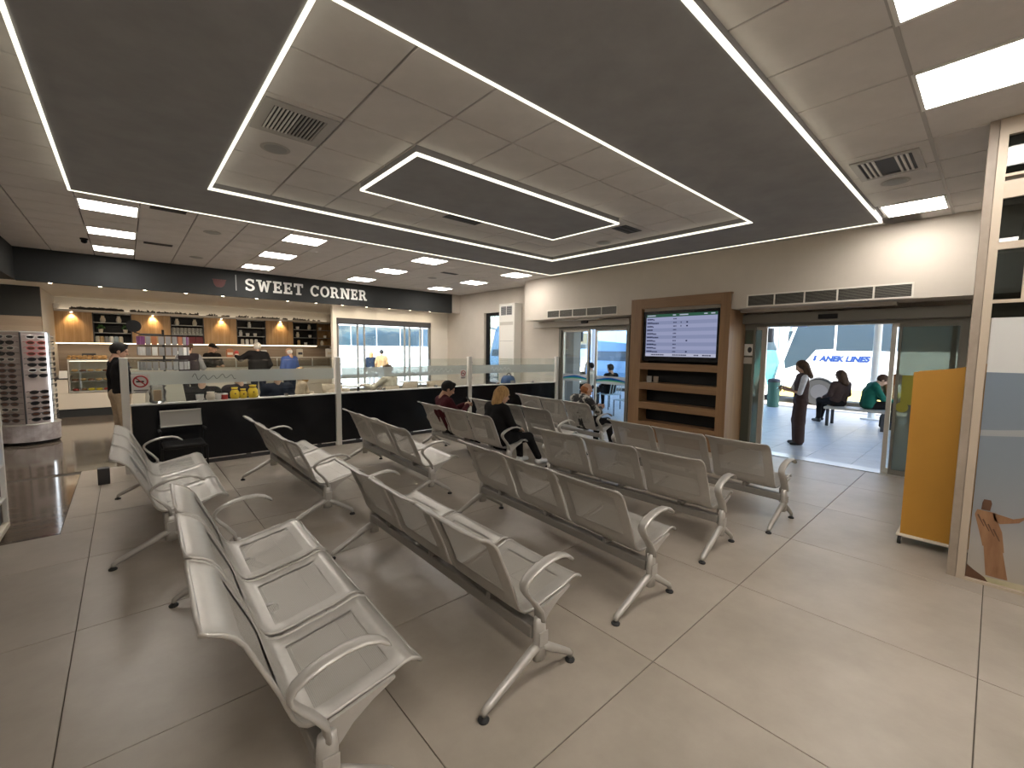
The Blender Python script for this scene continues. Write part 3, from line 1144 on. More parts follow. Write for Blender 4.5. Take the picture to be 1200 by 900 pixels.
MB().prism([(.05, .02), (.045, .12), (.01, .09), (-.05, .05), (-.07, .02)], 4.7744, 4.7752, 'X').build('mural_rocks', 'print_wood_dark', pn)
# a plain robed wooden figure with outstretched arms on a plinth board
MB().prism([(-.055, .07), (-.165, .07), (-.125, .29), (-.03, .30)], 4.7735, 4.7752, 'X').build('mural_plinth', 'print_wood', pn)
MB().prism([(-.025, .29), (-.135, .27), (-.115, .42), (-.075, .53), (-.075, .555), (.02, .56), (.03, .52), (.0, .40)], 4.7725, 4.7745, 'X').build('mural_robe', 'print_wood', pn)
MB().prism([(-.06, .555), (-.16, .535), (-.20, .555), (-.215, .57), (-.26, .575), (-.26, .56), (-.215, .55), (-.19, .515), (-.10, .48), (-.07, .50)], 4.7725, 4.7742, 'X').build('mural_arm', 'print_wood', pn)
MB().prism([(.0, .565), (-.045, .565), (-.052, .62), (-.045, .645), (-.01, .645), (-.003, .62)], 4.772, 4.774, 'X').build('mural_head', 'print_wood_dark', pn)
for q in range(4):
    a = q * .028
    MB().prism([(.018 - a, .52 - q * .03), (-.02 - a, .44 - q * .03), (-.026 - a, .44 - q * .03), (.010 - a, .525 - q * .03)], 4.7715, 4.7727, 'X').build('mural_fold', 'print_wood_dark', pn)
MB().box(4.74, 4.84, -2.4, .05, 0, .02).build('base_channel', 'frame_cream', w3)

# yellow roller board
t = thing('roller_board', 'tall yellow wooden board with wavy top on black castors beside the stone post', 'board', (5.2, -.12, 0))
prof = [(-.02, .10), (.60, .10)]
top = []
for k in range(15):
    u = k / 14
    y = .60 - u * .62
    z = 1.565 + .095 * (1 / (1 + math.exp(-(u - .42) * 9))) + .008 * math.sin(u * 9)
    top.append((y, z))
MB().prism(prof + top, 0, .03, 'X').build('board', 'yellow_board', t)
MB().prism(prof + top, .37, .40, 'X').build('board', 'yellow_board', t)
MB().box(.03, .37, -.02, .58, .55, .57).build('shelf', 'yellow_board', t)
MB().bbox(-.02, .42, -.04, .625, .075, .10, .006).build('base_board', 'cream', t)
for (x, y) in ((.0, .60), (.40, .60), (.0, -.02), (.40, -.02)):
    c = MB()
    c.tube([(x, y - .012, .035), (x, y + .012, .035)], .034, 14)
    o = c.build('castor', 'black_rubber', t)
    MB().box(x - .012, x + .012, y - .02, y - .013, .03, .075).build('fork', 'chrome', o)
# ------------------------------------------------------------------ beam benches
PROF = [(.020, .834), (.042, .829), (.072, .814), (.104, .790), (.130, .755), (.151, .707), (.172, .658), (.205, .585), (.233, .518), (.251, .465),
        (.268, .418), (.290, .383), (.318, .362), (.36, .354), (.42, .361), (.49, .376), (.56, .388), (.615, .397), (.66, .411), (.695, .423), (.725, .425), (.750, .414), (.768, .398)]
BW = .596


def seat_meshes():
    n = len(PROF)
    arc = [0]
    for a, b in zip(PROF, PROF[1:]):
        arc.append(arc[-1] + math.hypot(b[0] - a[0], b[1] - a[1]))
    nor = []
    for i in range(n):
        a, b = PROF[max(i - 1, 0)], PROF[min(i + 1, n - 1)]
        dx, dz = b[0] - a[0], b[1] - a[1]
        l = math.hypot(dx, dz)
        nor.append((-dz / l, dx / l))     # towards the sitter
    # solid sheet with two windows
    ys = [0, .012, .075, BW - .075, BW - .012, BW]
    win = set()
    for i in range(n - 1):
        if 4 <= i < 9 or 13 <= i < 18:
            win.add(i)
    th = .005
    mb = MB()
    mb.smooth = True

    def crown(y, i):
        # gentle dish across the width
        u = (y / BW - .5) * 2
        return .006 * (1 - u * u)
    for side in (1, -1):
        V, F = [], []
        for i in range(n):
            for y in ys:
                c = -crown(y, i)
                edge = .004 if y in (0, BW) else 0
                x = PROF[i][0] + nor[i][0] * (side * th + c + edge)
                z = PROF[i][1] + nor[i][1] * (side * th + c + edge)
                V.append((x, y, z))
        k = len(ys)
        for i in range(n - 1):
            for j in range(k - 1):
                if i in win and j == 2:
                    continue
                F.append((i * k + j, i * k + j + 1, (i + 1) * k + j + 1, (i + 1) * k + j))
        mb.add(V, F)
    # rolled edge all round
    L = [(PROF[i][0] + nor[i][0] * .004, 0, PROF[i][1] + nor[i][1] * .004) for i in range(n)]
    Rr = [(p[0], BW, p[2]) for p in L]
    top = [(PROF[0][0] + nor[0][0] * -.001, y, PROF[0][1]) for y in (BW * .8, BW * .5, BW * .2)]
    bot = [(PROF[-1][0], y, PROF[-1][1] - .001) for y in (BW * .2, BW * .5, BW * .8)]
    mb.tube(L + bot + Rr[::-1] + top, .0085, 8, closed=True, up=(0, 1, 0))
    shell = mb.mesh('seat_shell', 'metal_paint')
    pans = []
    for (i0, i1) in ((4, 9), (13, 18)):
        V, F, U = [], [], []
        for i in range(i0, i1 + 1):
            for y in (.075, BW / 2, BW - .075):
                c = -crown(y, i)
                V.append((PROF[i][0] + nor[i][0] * c, y, PROF[i][1] + nor[i][1] * c))
                U.append((y, arc[i]))
        for i in range(i1 - i0):
            for j in range(2):
                F.append((i * 3 + j, i * 3 + j + 1, i * 3 + j + 4, i * 3 + j + 3))
        pm = MB()
        pm.smooth = True
        pm.add(V, F)
        me = pm.mesh('perforated_panel', 'perf')
        uvl = me.uv_layers.new(name='UVMap')
        for lp in me.loops:
            uvl.data[lp.index].uv = U[lp.vertex_index]
        pans.append(me)
    return shell, pans


SHELL, PANS = seat_meshes()
LEN = 2.02


def bez(p0, p1, p2, n=6):
    return [tuple((1 - t) ** 2 * a + 2 * t * (1 - t) * b + t * t * c for a, b, c in zip(p0, p1, p2)) for t in [k / n for k in range(n + 1)]]


def leg_mesh():
    mb = MB()
    mb.smooth = True
    # post
    mb.tube([(.362, 0, .135), (.362, 0, .20), (.362, 0, .29), (.362, 0, .36)], [1, 1, 1, .85], 10, flat=(.026, .040), up=(1, 0, 0))
    # rear and front legs
    rear = [(.36, 0, .215), (.30, 0, .19), (.16, 0, .120), (.055, 0, .068), (.018, 0, .050), (.006, 0, .040), (.002, 0, .024)]
    mb.tube(rear, [1.15, 1.1, 1, .92, .85, .75, .6], 10, flat=(.023, .022), up=(0, 0, 1))
    front = [(.37, 0, .20), (.42, 0, .175), (.50, 0, .122), (.565, 0, .078), (.595, 0, .058), (.606, 0, .044), (.608, 0, .024)]
    mb.tube(front, [1.15, 1.1, 1, .92, .85, .75, .6], 10, flat=(.022, .021), up=(0, 0, 1))
    return mb.mesh('leg_frame', 'metal_paint')


def arm_mesh():
    mb = MB()
    mb.smooth = True
    path = [(.362, 0, .345), (.358, 0, .395), (.318, 0, .452), (.272, 0, .505), (.248, 0, .540), (.246, 0, .565), (.262, 0, .588), (.302, 0, .612), (.36, 0, .632), (.43, 0, .646), (.50, 0, .646), (.555, 0, .628), (.588, 0, .602), (.598, 0, .590)]
    mb.tube(path, [1.25, 1.15, 1.1, 1, .95, .95, .95, 1, 1, 1, 1, .98, .9, .55], 10, flat=(.033, .011), up=(1, 0, .3))
    return mb.mesh('armrest', 'metal_paint')


LEG, ARM = leg_mesh(), arm_mesh()
PAD = MB().lathe([(.026, 0), (.028, .008), (.020, .016), (.010, .020), (.008, .034)], 14).mesh('foot_pad', 'black_rubber')
STEM = MB().lathe([(.008, .018), (.008, .036)], 10).mesh('foot_stem', 'chrome')
GUS = MB().prism([(.38, .20), (.40, .225), (.47, .30), (.55, .352), (.64, .392), (.64, .402), (.50, .372), (.37, .345)], -.007, .007, 'Y').mesh('gusset', 'metal_paint')
CAPM = MB().bbox(.335, .398, -.030, -.024, .215, .292, .004).mesh('cover_plate', 'metal_paint')
BEAM = MB().bbox(.322, .396, .02, LEN - .02, .240, .308, .010).mesh('beam', 'metal_back_shade')
CLIP = MB().bbox(.31, .42, -.018, .018, .31, .352, .005).mesh('bracket', 'metal_back_shade')


def bench(near, far_x, label, group='waiting hall benches', length=LEN):
    rz = -math.asin(max(-1, min(1, (far_x - near[0]) / length)))
    t = thing('waiting_bench', label, 'bench', (near[0], near[1], 0), rz, group)
    link('beam', BEAM, t)
    for k in range(3):
        y = .070 + k * .643
        s = link('seat_shell', SHELL, t, (0, y, 0))
        for p in PANS:
            link('perforated_panel', p, s)
    for y in (.066 + .3, 1.01, LEN - .066 - .3):
        link('bracket', CLIP, t, (0, y, 0))
    for k, y in enumerate((0, LEN)):
        g = link('leg_frame', LEG, t, (0, y, 0))
        for x in (.002, .608):
            link('foot_pad', PAD, g, (x, 0, 0))
            link('foot_stem', STEM, g, (x, 0, 0))
        link('cover_plate', CAPM, g, (0, 0 if k == 0 else .054, 0))
        link('armrest', ARM, t, (0, y, 0))
        link('gusset', GUS, t, (0, .045 if k == 0 else LEN - .045, .012))
    return t


bench((.11, 1.50), .16, 'grey steel three seat bench nearest the viewer, cut off at the bottom edge')
bench((-.15, 4.40), -.14, 'grey steel three seat bench by the post with the no smoking sign')
bench((1.165, 1.475), 1.18, 'grey steel three seat bench in the front row, second from the left')
bench((1.07, 4.33), 1.05, 'grey steel three seat bench alone before the black divider, seen obliquely')
bench((2.235, 1.49), 2.36, 'grey steel three seat bench in the front row, middle one, slightly askew')
bench((2.20, 4.25), 2.27, 'grey steel three seat bench in the back row under the second glass post')
bench((3.44, 1.49), 3.41, 'grey steel three seat bench in the front row, second from the right')
bench((3.50, 4.38), 3.55, 'grey steel bench holding the man in maroon and the blonde woman')
bench((4.51, 1.34), 4.58, 'grey steel three seat bench in the front row, nearest the oak screen unit')
bench((4.55, 4.30), 4.55, 'empty grey steel bench just behind the blonde woman')
bench((5.60, 4.40), 5.76, 'grey steel bench holding the man in the patterned jumper')

# single seat by the divider
t = thing('visitor_chair', 'single chair with grey perforated back and black seat against the divider', 'chair', (.52, 7.12, 0))
bf = MB().tube([(-.22, .20, .84), (.22, .20, .84), (.22, .14, .64), (-.22, .14, .64)], .012, 8, closed=True, up=(0, 0, 1))
o = bf.build('back_frame', 'metal_paint', t)
pm = MB().add([(-.22, .14, .64), (.22, .14, .64), (.22, .20, .84), (-.22, .20, .84)], [(0, 1, 2, 3)]).mesh('perforated_panel', 'metal_back_shade')
link('back_panel', pm, o)
MB().bbox(-.22, .22, -.26, .16, .40, .45, .02).build('seat', 'black', t)
for sx in (-1, 1):
    MB().tube([(sx * .23, .2, .02), (sx * .23, .2, .66)], .012, 8).build('leg', 'black', t)
    MB().tube([(sx * .23, -.24, .02), (sx * .23, -.24, .42)], .012, 8).build('leg', 'black', t)
    MB().tube([(sx * .24, .16, .60), (sx * .24, -.18, .62)], .016, 8).build('armrest', 'black', t)

# ------------------------------------------------------------------ cafe divider: black panels, posts and glass
YD = 7.62
posts = [(-.03, YD), (2.735, YD), (5.56, YD), (7.98, 7.28)]
pl = ['end post of the cafe divider beside the man in black', 'second white post of the cafe divider, behind the benches',
      'third white post of the cafe divider, behind the man in maroon', 'last white post of the cafe divider at the sliding door']
for (x, y), lab in zip(posts, pl):
    t = thing('divider_post', 'slim off white ' + lab, 'post', (x, y, 0), 0, 'divider posts')
    MB().bbox(-.042, .042, -.042, .042, 0, 1.525, .006).build('shaft', 'white_plastic', t)
    MB().bbox(-.044, .044, -.044, .044, 1.525, 1.545, .004).build('cap', 'white', t)
    for z in (1.08, 1.42):
        MB().tube([(.042, 0, z), (.075, 0, z)], .014, 8).build('glass_clamp', 'dark_grey', t)
mat('script_ink', (.80, .82, .80), .5)
for k in range(3):
    (xa, ya), (xb, yb) = posts[k], posts[k + 1]
    L = math.hypot(xb - xa, yb - ya)
    t = thing('cafe_divider', ['glossy black cafe divider panel with frosted glass, left one with cups on its ledge',
                                'glossy black cafe divider panel with frosted glass, middle one by the wide window',
                                'bluish black cafe divider panel with frosted glass, right one by the air conditioner'][k], 'divider', (xa, ya, 0), math.atan2(yb - ya, xb - xa), 'cafe divider panels')
    MB().bbox(.05, L - .05, -.015, .015, .07, .905, .003).build('panel', 'black_gloss', t)
    MB().bbox(.045, L - .045, -.05, .05, .905, .925, .004).build('ledge', 'white', t)
    MB().box(.06, L - .06, -.012, .012, 0.0, .055).build('base_rail', 'dark_grey', t)
    for q in (.12, .5, .88):
        MB().box(L * q - .03, L * q + .03, -.02, .02, 0, .07).build('foot_block', 'dark_grey', t)
    g = MB().box(.07, L - .07, -.004, .004, .93, 1.505).build('glass_pane', 'glass', t)
    MB().box(.07, L - .07, -.006, -.0042, 1.175, 1.36).build('frosted_band', 'frosted', g)
    for q in (.3, .7):
        MB().bbox(L * q - .03, L * q + .03, -.02, .02, .915, .965, .004).build('glass_clip', 'chrome', t)
    # handwritten style strokes on the frosted band
    rnd = random.Random(k + 11)
    for (x0, n, big) in ([(.72, 5, 1)], [(1.0, 5, 1), (1.75, 6, 1)], [(.55, 5, 1)])[k]:
        pts = []
        x = x0
        for q in range(n * 8):
            a = q / 8 * 2 * math.pi
            pts.append((x, -.0075, 1.265 + (.030 if q > 8 else .05) * math.sin(a) + .01 * math.sin(a * .37)))
            x += .010 + .012 * max(0, math.cos(a + .6))
        MB().tube(pts, .0035, 5, up=(0, 1, 0)).build('script_stroke', 'script_ink' if k else 'dark_grey', g)


def no_smoking(x, y, z, lab, s=1.0):
    t = thing('no_smoking_sign', lab, 'sign', (x, y, z), 0, 'no smoking signs')
    w, h = .095 * s, .125 * s
    MB().box(-w, w, -.003, .003, -h, h).build('plate', 'white', t)
    c = .03 * s
    ringp = [(.072 * s * math.cos(a), -.004, c + .072 * s * math.sin(a)) for a in [2 * math.pi * k / 24 for k in range(24)]]
    MB().tube(ringp, .010 * s, 6, closed=True, up=(0, 1, 0)).build('ring', 'red', t)
    MB().tube([(-.05 * s, -.005, c + .05 * s), (.05 * s, -.005, c - .05 * s)], .008 * s, 6, up=(0, 1, 0)).build('slash', 'red', t)
    MB().box(-.045 * s, .035 * s, -.0045, -.003, c - .012 * s, c + .008 * s).build('cigarette', 'black', t)
    MB().box(-.075 * s, .075 * s, -.0045, -.003, -.095 * s, -.082 * s).build('caption_line', 'dark_grey', t)
    MB().box(-.06 * s, .06 * s, -.0045, -.003, -.115 * s, -.105 * s).build('caption_line', 'dark_grey', t)


no_smoking(.13, YD - .02, 1.20, 'square no smoking sign on the glass by the first divider post')
no_smoking(5.38, YD - .02, 1.17, 'small no smoking sign on the glass by the third divider post', .75)
o = MB().bbox(-.055, .055, -.05, .05, 0, .20, .006).build('floor_box', 'dark_grey', None, (-.27, 7.25, 0))
tag(o, 'small dark grey box on the floor behind the left bench', 'box')
# ------------------------------------------------------------------ cafe wall cabinets
YB = 15.14
edges = [(-1.25, -.59, 'oak'), (-.59, .15, 'open'), (.15, .95, 'oak'), (.95, 1.70, 'open'), (1.70, 2.50, 'oak'), (2.50, 3.27, 'open'), (3.27, 4.05, 'oak'), (4.05, 4.79, 'open'), (4.79, 5.24, 'oakopen')]
names_oak = ['leftmost', 'second', 'third', 'rightmost']
k_oak = k_open = 0
mat('shelf_metal', (.33, .33, .32), .4, .4)
for (x0, x1, kind) in edges:
    w = x1 - x0
    if kind == 'oak':
        t = thing('wall_cabinet', 'plank fronted oak wall cabinet lit by a spot, %s along the cafe wall' % names_oak[k_oak], 'cabinet', (x0, YB, 1.74), 0, 'oak wall cabinets')
        k_oak += 1
        MB().box(0, w, .02, .36, 0, .76).build('body', 'oak', t)
        n = max(3, int(w / .135))
        rnd = random.Random(k_oak)
        for q in range(n):
            a, b = q * w / n + .002, (q + 1) * w / n - .002
            MB().box(a, b, rnd.uniform(-.004, .004), .02, .004, .755).build('plank', 'oak', t)
    else:
        t = thing('shelf_unit', ['black backed open shelf unit behind the postcard stand', 'black backed open shelf unit with red boxes below',
                                 'black backed open shelf unit behind the white haired man', 'black backed open shelf unit nearest the window',
                                 'narrow oak lined open shelf unit at the window end'][k_open], 'shelf', (x0, YB, 1.74), 0, 'open wall shelves')
        inner = 'oak' if kind == 'oakopen' else 'dark_grey'
        bc = 'oak' if kind == 'oakopen' else 'black'
        MB().box(0, .018, 0, .36, 0, .76).build('side_panel', inner, t)
        MB().box(w - .018, w, 0, .36, 0, .76).build('side_panel', 'oak' if kind == 'oakopen' else inner, t)
        MB().box(.018, w - .018, .34, .36, 0, .76).build('back_panel', bc, t)
        for z in (0, .25, .51, .742):
            MB().box(.018, w - .018, .005, .34, z, z + .018).build('shelf', 'shelf_metal', t)
        k_open += 1
o = MB().bbox(-1.25, 5.26, YB - .05, 15.49, 2.50, 2.56, .006).build('cornice_shelf', 'alu_paint')
tag(o, 'long grey display ledge running over the oak cabinets', 'shelf')
o = MB().box(-1.25, 4.78, YB + .05, YB + .08, 1.722, 1.739).build('under_cabinet_light', 'strip_warm')
tag(o, 'glowing warm light strip under the cafe wall cabinets', 'light strip')
o = MB().box(-1.2, 5.2, 15.40, 15.43, 2.562, 2.58).build('cove_light', 'cove_warm')
tag(o, 'hidden warm strip behind the garland washing the cafe wall', 'light strip')
# garland of dried leaves along the ledge: nobody could count it
mat('garland', (.035, .03, .026), .7)
rnd = random.Random(5)
mb = MB()
x = -1.1
while x < 4.9:
    dens = .4 + .6 * abs(math.sin(x * 2.3) * math.cos(x * .9))
    if rnd.random() < dens:
        s = rnd.uniform(.02, .05) * (1.3 if x < 0.2 else .8)
        a = rnd.uniform(0, 3.1)
        cy = 15.2 + rnd.uniform(-.06, .1)
        mb.ell((x, cy, 2.56 + s * .5), (s * 1.4, s * .7, s * .7), 6, 4)
        h = rnd.uniform(.02, .09)
        mb.add([(x, cy, 2.56), (x + .03, cy, 2.56 + h * .6), (x + rnd.uniform(-.03, .05), cy + .01, 2.56 + h), (x - .02, cy + .005, 2.56 + h * .5)], [(0, 1, 2, 3)])
    x += rnd.uniform(.02, .06)
o = mb.build('dried_garland', 'garland')
tag(o, 'dark dried leaf garland lying along the cabinet ledge', 'garland', kind='stuff')
# spots washing the oak fronts
for k, x in enumerate((-.95, .58, 2.12, 3.68)):
    t = thing('spot_light', 'tiny warm spot over the %s oak cabinet' % names_oak[k], 'spot light', (x, YB - .04, 2.50), 0, 'cabinet spots')
    MB().lathe([(.03, 0), (.03, -.01), (.02, -.014)], 12).build('rim', 'alu', t)
    MB().lathe([(.018, -.010), (.018, -.018)], 12).build('lens', 'downlight', t)
    l = bpy.data.lights.new('spot_lamp', 'SPOT')
    l.energy = 14
    l.color = (1, .72, .40)
    l.spot_size = R(95)
    l.spot_blend = .8
    l.shadow_soft_size = .02
    lo = bpy.data.objects.new('lamp', l)
    COL.objects.link(lo)
    lo.parent = t
    lo.location = (0, -.01, -.03)
    lo.rotation_euler = (R(12), 0, 0)

# things on the shelves
VASE = MB().lathe([(.04, 0), (.055, .05), (.05, .1), (.03, .14), (.035, .17), (.028, .17)], 14).mesh('vase', 'cream')
JAR = MB().lathe([(.045, 0), (.048, .10), (.04, .13), (.03, .135), (.03, .15), (.035, .155), (.035, .175)], 14).mesh('jar', 'white')
BOT = MB().lathe([(.035, 0), (.036, .13), (.03, .155), (.014, .175), (.014, .21), (.017, .215)], 12).mesh('bottle', 'dark_grey')
mat('tan', (.55, .38, .18), .5)
mat('pale_blue', (.45, .55, .62), .5)
mat('terracotta', (.45, .17, .08), .6)
mat('green_leaf', (.05, .13, .03), .6)
mat('label_red', (.55, .06, .05), .4)
CUPM = MB().lathe([(.03, 0), (.045, .02), (.05, .09), (.047, .09), (.042, .02)], 14).mesh('cup', 'white')
CANM = [MB().lathe([(.042, 0), (.045, .01), (.045, .13), (.035, .145), (.035, .16)], 14).mesh('canister', c) for c in ('cream', 'tan', 'grey', 'white', 'pale_blue')]
SH = [(-.59, .15), (.95, 1.70), (2.50, 3.27), (4.05, 4.79), (4.79, 5.24)]
UNAMES = ['first', 'second', 'third', 'fourth', 'narrow last']
ZS = [1.758, 2.008, 2.268]


def put(name, me, x, z, label, cat, group=None, y=YB + .13):
    o = link(name, me, None, (x, y, z))
    return tag(o, label, cat, group)


for q, x in enumerate((-.40, -.10)):
    put('vase', VASE, x, ZS[2], 'pale vase on the top shelf of the first open unit, %s one' % ('left', 'right')[q], 'vase')
for q, x in enumerate((1.10, 1.50)):
    put('vase', VASE, x, ZS[2], 'pale vase on the top shelf over the patterned tins, %s one' % ('left', 'right')[q], 'vase')
put('jar', JAR, 2.85, ZS[2], 'white jar on the top shelf behind the white haired man', 'jar')
for q, x in enumerate((-.52, -.44, -.35, -.26, -.17, -.08)):
    put('canister', CANM[q % 5], x, ZS[0], '%s canister, bottom shelf of the first open unit, %s from left' % (('cream', 'tan', 'grey', 'white', 'pale blue', 'cream')[q], ORD[q]), 'canister', 'canisters on the first open unit')
rnd = random.Random(9)
mat('tin_pattern', (.03, .03, .03), .5, col2=(.75, .75, .70), scale=60)
TIN = MB().lathe([(.04, 0), (.042, .01), (.042, .17), (.036, .18), (.036, .19)], 12).mesh('tin', 'tin_pattern')
for q in range(8):
    put('tin', TIN, 1.02 + q * .088, ZS[1], 'black and white patterned tin on the middle shelf, %s from the left' % ORD[q], 'tin', 'patterned tins')
mat('box_red', (.16, .012, .018), .5)
RB = MB().bbox(-.085, .085, -.08, .1, 0, .19, .004).mesh('gift_box', 'box_red')
for q in range(4):
    put('gift_box', RB, 1.06 + q * .177, ZS[0], 'dark red box on the bottom shelf under the patterned tins, %s from the left' % ORD[q], 'box', 'red boxes')
for q, (x, z, me, nm, lab) in enumerate([(2.62, ZS[1], JAR, 'jar', 'white jar on the middle shelf of the third open unit, left end'),
                                          (2.80, ZS[1], CUPM, 'cup', 'white cup on the middle shelf of the third open unit'),
                                          (3.0, ZS[1], CUPM, 'cup', 'white cup on the middle shelf above the white haired man'),
                                          (2.66, ZS[0], CANM[0], 'canister', 'cream canister low on the third open unit, left end'),
                                          (2.78, ZS[0], CANM[3], 'canister', 'white canister low on the third open unit, second from the left'),
                                          (2.90, ZS[0], CANM[0], 'canister', 'cream canister low on the third open unit, third from the left'),
                                          (3.02, ZS[0], CANM[3], 'canister', 'white canister low on the third open unit, right end'),
                                          (4.22, ZS[2], CUPM, 'cup', 'small cup on the top shelf of the fourth open unit, left one'),
                                          (4.58, ZS[2], VASE, 'vase', 'pale vase on the top shelf of the fourth open unit'),
                                          (4.22, ZS[1], VASE, 'vase', 'pale vase on the middle shelf of the fourth open unit'),
                                          (4.60, ZS[1], CUPM, 'cup', 'small cup on the middle shelf of the fourth open unit'),
                                          (4.25, ZS[0], CANM[1], 'canister', 'tan canister on the bottom shelf of the fourth open unit'),
                                          (4.46, ZS[0], CUPM, 'cup', 'white cup on the bottom shelf of the fourth open unit'),
                                          (4.92, ZS[2], CUPM, 'cup', 'small cup on the top shelf of the narrow oak unit'),
                                          (5.08, ZS[1], CUPM, 'cup', 'small cup on the middle shelf of the narrow oak unit'),
                                          (4.98, ZS[0], VASE, 'vase', 'pale vase on the bottom shelf of the narrow oak unit')]):
    put(nm, me, x, z, lab, nm)
for q, x in enumerate((-.45, .02)):
    t = thing('herb_pot', 'small potted herb on the middle shelf of the first open unit, %s one' % ('left', 'right')[q], 'plant', (x, YB + .13, ZS[1]), 0, 'potted herbs')
    MB().lathe([(.035, 0), (.05, .09), (.042, .09)], 12).build('pot', 'cream', t)
    for j in range(12):
        a, r, h = j * 2.4, .03 + .02 * (j % 3), .12 + .02 * (j % 4)
        MB().ell((r * math.cos(a), r * math.sin(a), h), (.025, .018, .02), 6, 4).build('leaf', 'green_leaf', t)

# ------------------------------------------------------------------ counter
mat('counter_white', (.62, .56, .48), .4)
t = thing('cafe_counter', 'long pale cafe counter with dark plinth and glass display top', 'counter', (-1.25, 14.3, 0))
MB().box(0, 6.2, .04, .52, 0.0, .19).build('plinth', 'dark_paint', t)
MB().bbox(0, 6.2, 0, .55, .19, .56, .004).build('front_panel', 'counter_white', t)
MB().bbox(0, .22, 0, .55, .565, .89, .004).build('side_block', 'counter_white', t)
MB().bbox(.98, 6.2, 0, .55, .565, 1.06, .004).build('front_panel', 'counter_white', t)
MB().bbox(-.01, .23, -.02, .57, .89, .915, .004).build('counter_top', 'dark_grey', t)
MB().bbox(1.1, 6.2, -.02, .57, 1.065, 1.09, .004).build('counter_top', 'alu_paint', t)
MB().box(1.1, 6.2, .0, .008, 1.09, 1.36).build('sneeze_glass', 'glass', t)
MB().bbox(1.1, 6.2, -.01, .42, 1.36, 1.39, .004).build('glass_shelf_top', 'alu_paint', t)
for x in (1.1, 2.55, 3.55, 4.6, 5.6, 6.17):
    MB().box(x, x + .03, .0, .03, 1.09, 1.36).build('upright', 'alu', t)

t = thing('cake_case', 'lit glass cake display case with pastry shelves at the counter end', 'display case', (-1.02, 14.30, .575))
MB().box(0, .74, .0, .55, 0, .03).build('base', 'alu', t)
MB().box(0, .74, .0, .55, .745, .77).build('top', 'alu', t)
for x in (0, .715):
    MB().box(x, x + .025, 0, .03, .03, .745).build('upright', 'alu', t)
MB().box(.025, .715, .005, .012, .03, .745).build('front_glass', 'glass', t)
MB().box(.0, .74, .50, .55, .03, .745).build('back_panel', 'cream', t)
for z in (.25, .47):
    MB().box(.02, .72, .03, .5, z, z + .012).build('shelf', 'glass', t)
    MB().box(.02, .72, .022, .03, z - .002, z + .014).build('shelf_edge', 'alu', t)
MB().box(.03, .71, .03, .05, .728, .744).build('case_light', 'strip_dim', t)
mat('pastry', (.55, .33, .13), .6, var=.25, scale=30)
mat('pastry_dark', (.20, .09, .04), .6, var=.2, scale=30)
mat('lemon', (.85, .62, .05), .5)
mat('berry', (.45, .05, .04), .4)
PM = {}
for nm, mm in (('pastry', 'pastry'), ('chocolate_cake', 'pastry_dark'), ('lemon_tart', 'lemon'), ('berry_tart', 'berry')):
    if nm == 'pastry':
        PM[nm] = MB().ell((0, 0, .028), (.06, .035, .03), 10, 6).mesh(nm, mm)
    else:
        PM[nm] = MB().lathe([(.055, 0), (.06, .03), (.05, .045), (.02, .05)], 12).mesh(nm, mm)
rows = [(.03, ['berry_tart', 'chocolate_cake', 'lemon_tart', 'lemon_tart', 'berry_tart']), (.262, ['chocolate_cake', 'pastry', 'chocolate_cake', 'pastry', 'pastry']), (.482, ['pastry', 'chocolate_cake', 'pastry', 'pastry', 'chocolate_cake'])]
for j, (z, ks) in enumerate(rows):
    for q, kk in enumerate(ks):
        o = link(kk, PM[kk], None, (-1.02 + .10 + q * .135, 14.30 + .2, .575 + z + .001))
        tag(o, '%s on the %s shelf of the cake case, %s from the left' % (kk.replace('_', ' '), ('bottom', 'middle', 'top')[j], ORD[q]), 'pastry', 'pastries in the cake case')
rnd = random.Random(4)
for q in range(16):
    x = -.99 + (q % 8) * .085 + rnd.uniform(-.01, .01)
    z = 1.346 + (.045 if q >= 8 else 0)
    o = link('croissant', PM['pastry'], None, (x, 14.42 + rnd.uniform(-.05, .05), z), rnd.uniform(0, 3))
    tag(o, 'golden croissant on the cake case, %s layer, %s from the left' % ('upper' if q >= 8 else 'lower', ORD[q % 8]), 'croissant', 'croissants piled on the cake case')
# warmer tray and small signs at the left end
o = MB().lathe([(.10, 0), (.15, .05), (.16, .06), (.145, .06), (.095, .012)], 20).build('bowl', 'alu', None, (-1.10, 14.55, .916))
tag(o, 'round steel bowl at the left counter end', 'bowl')
o = MB().bbox(-.07, .07, -.01, .01, 0, .17, .003).build('price_card', 'white', None, (-1.10, 14.33, .916))
tag(o, 'white price card standing at the left counter end', 'card')
o = MB().bbox(-.12, .12, -.10, .10, 0, .14, .01).build('ticket_printer', 'dark_grey', None, (-1.02 + .35, 14.75, 1.346))
tag(o, 'dark machine behind the croissants on the cake case', 'machine')
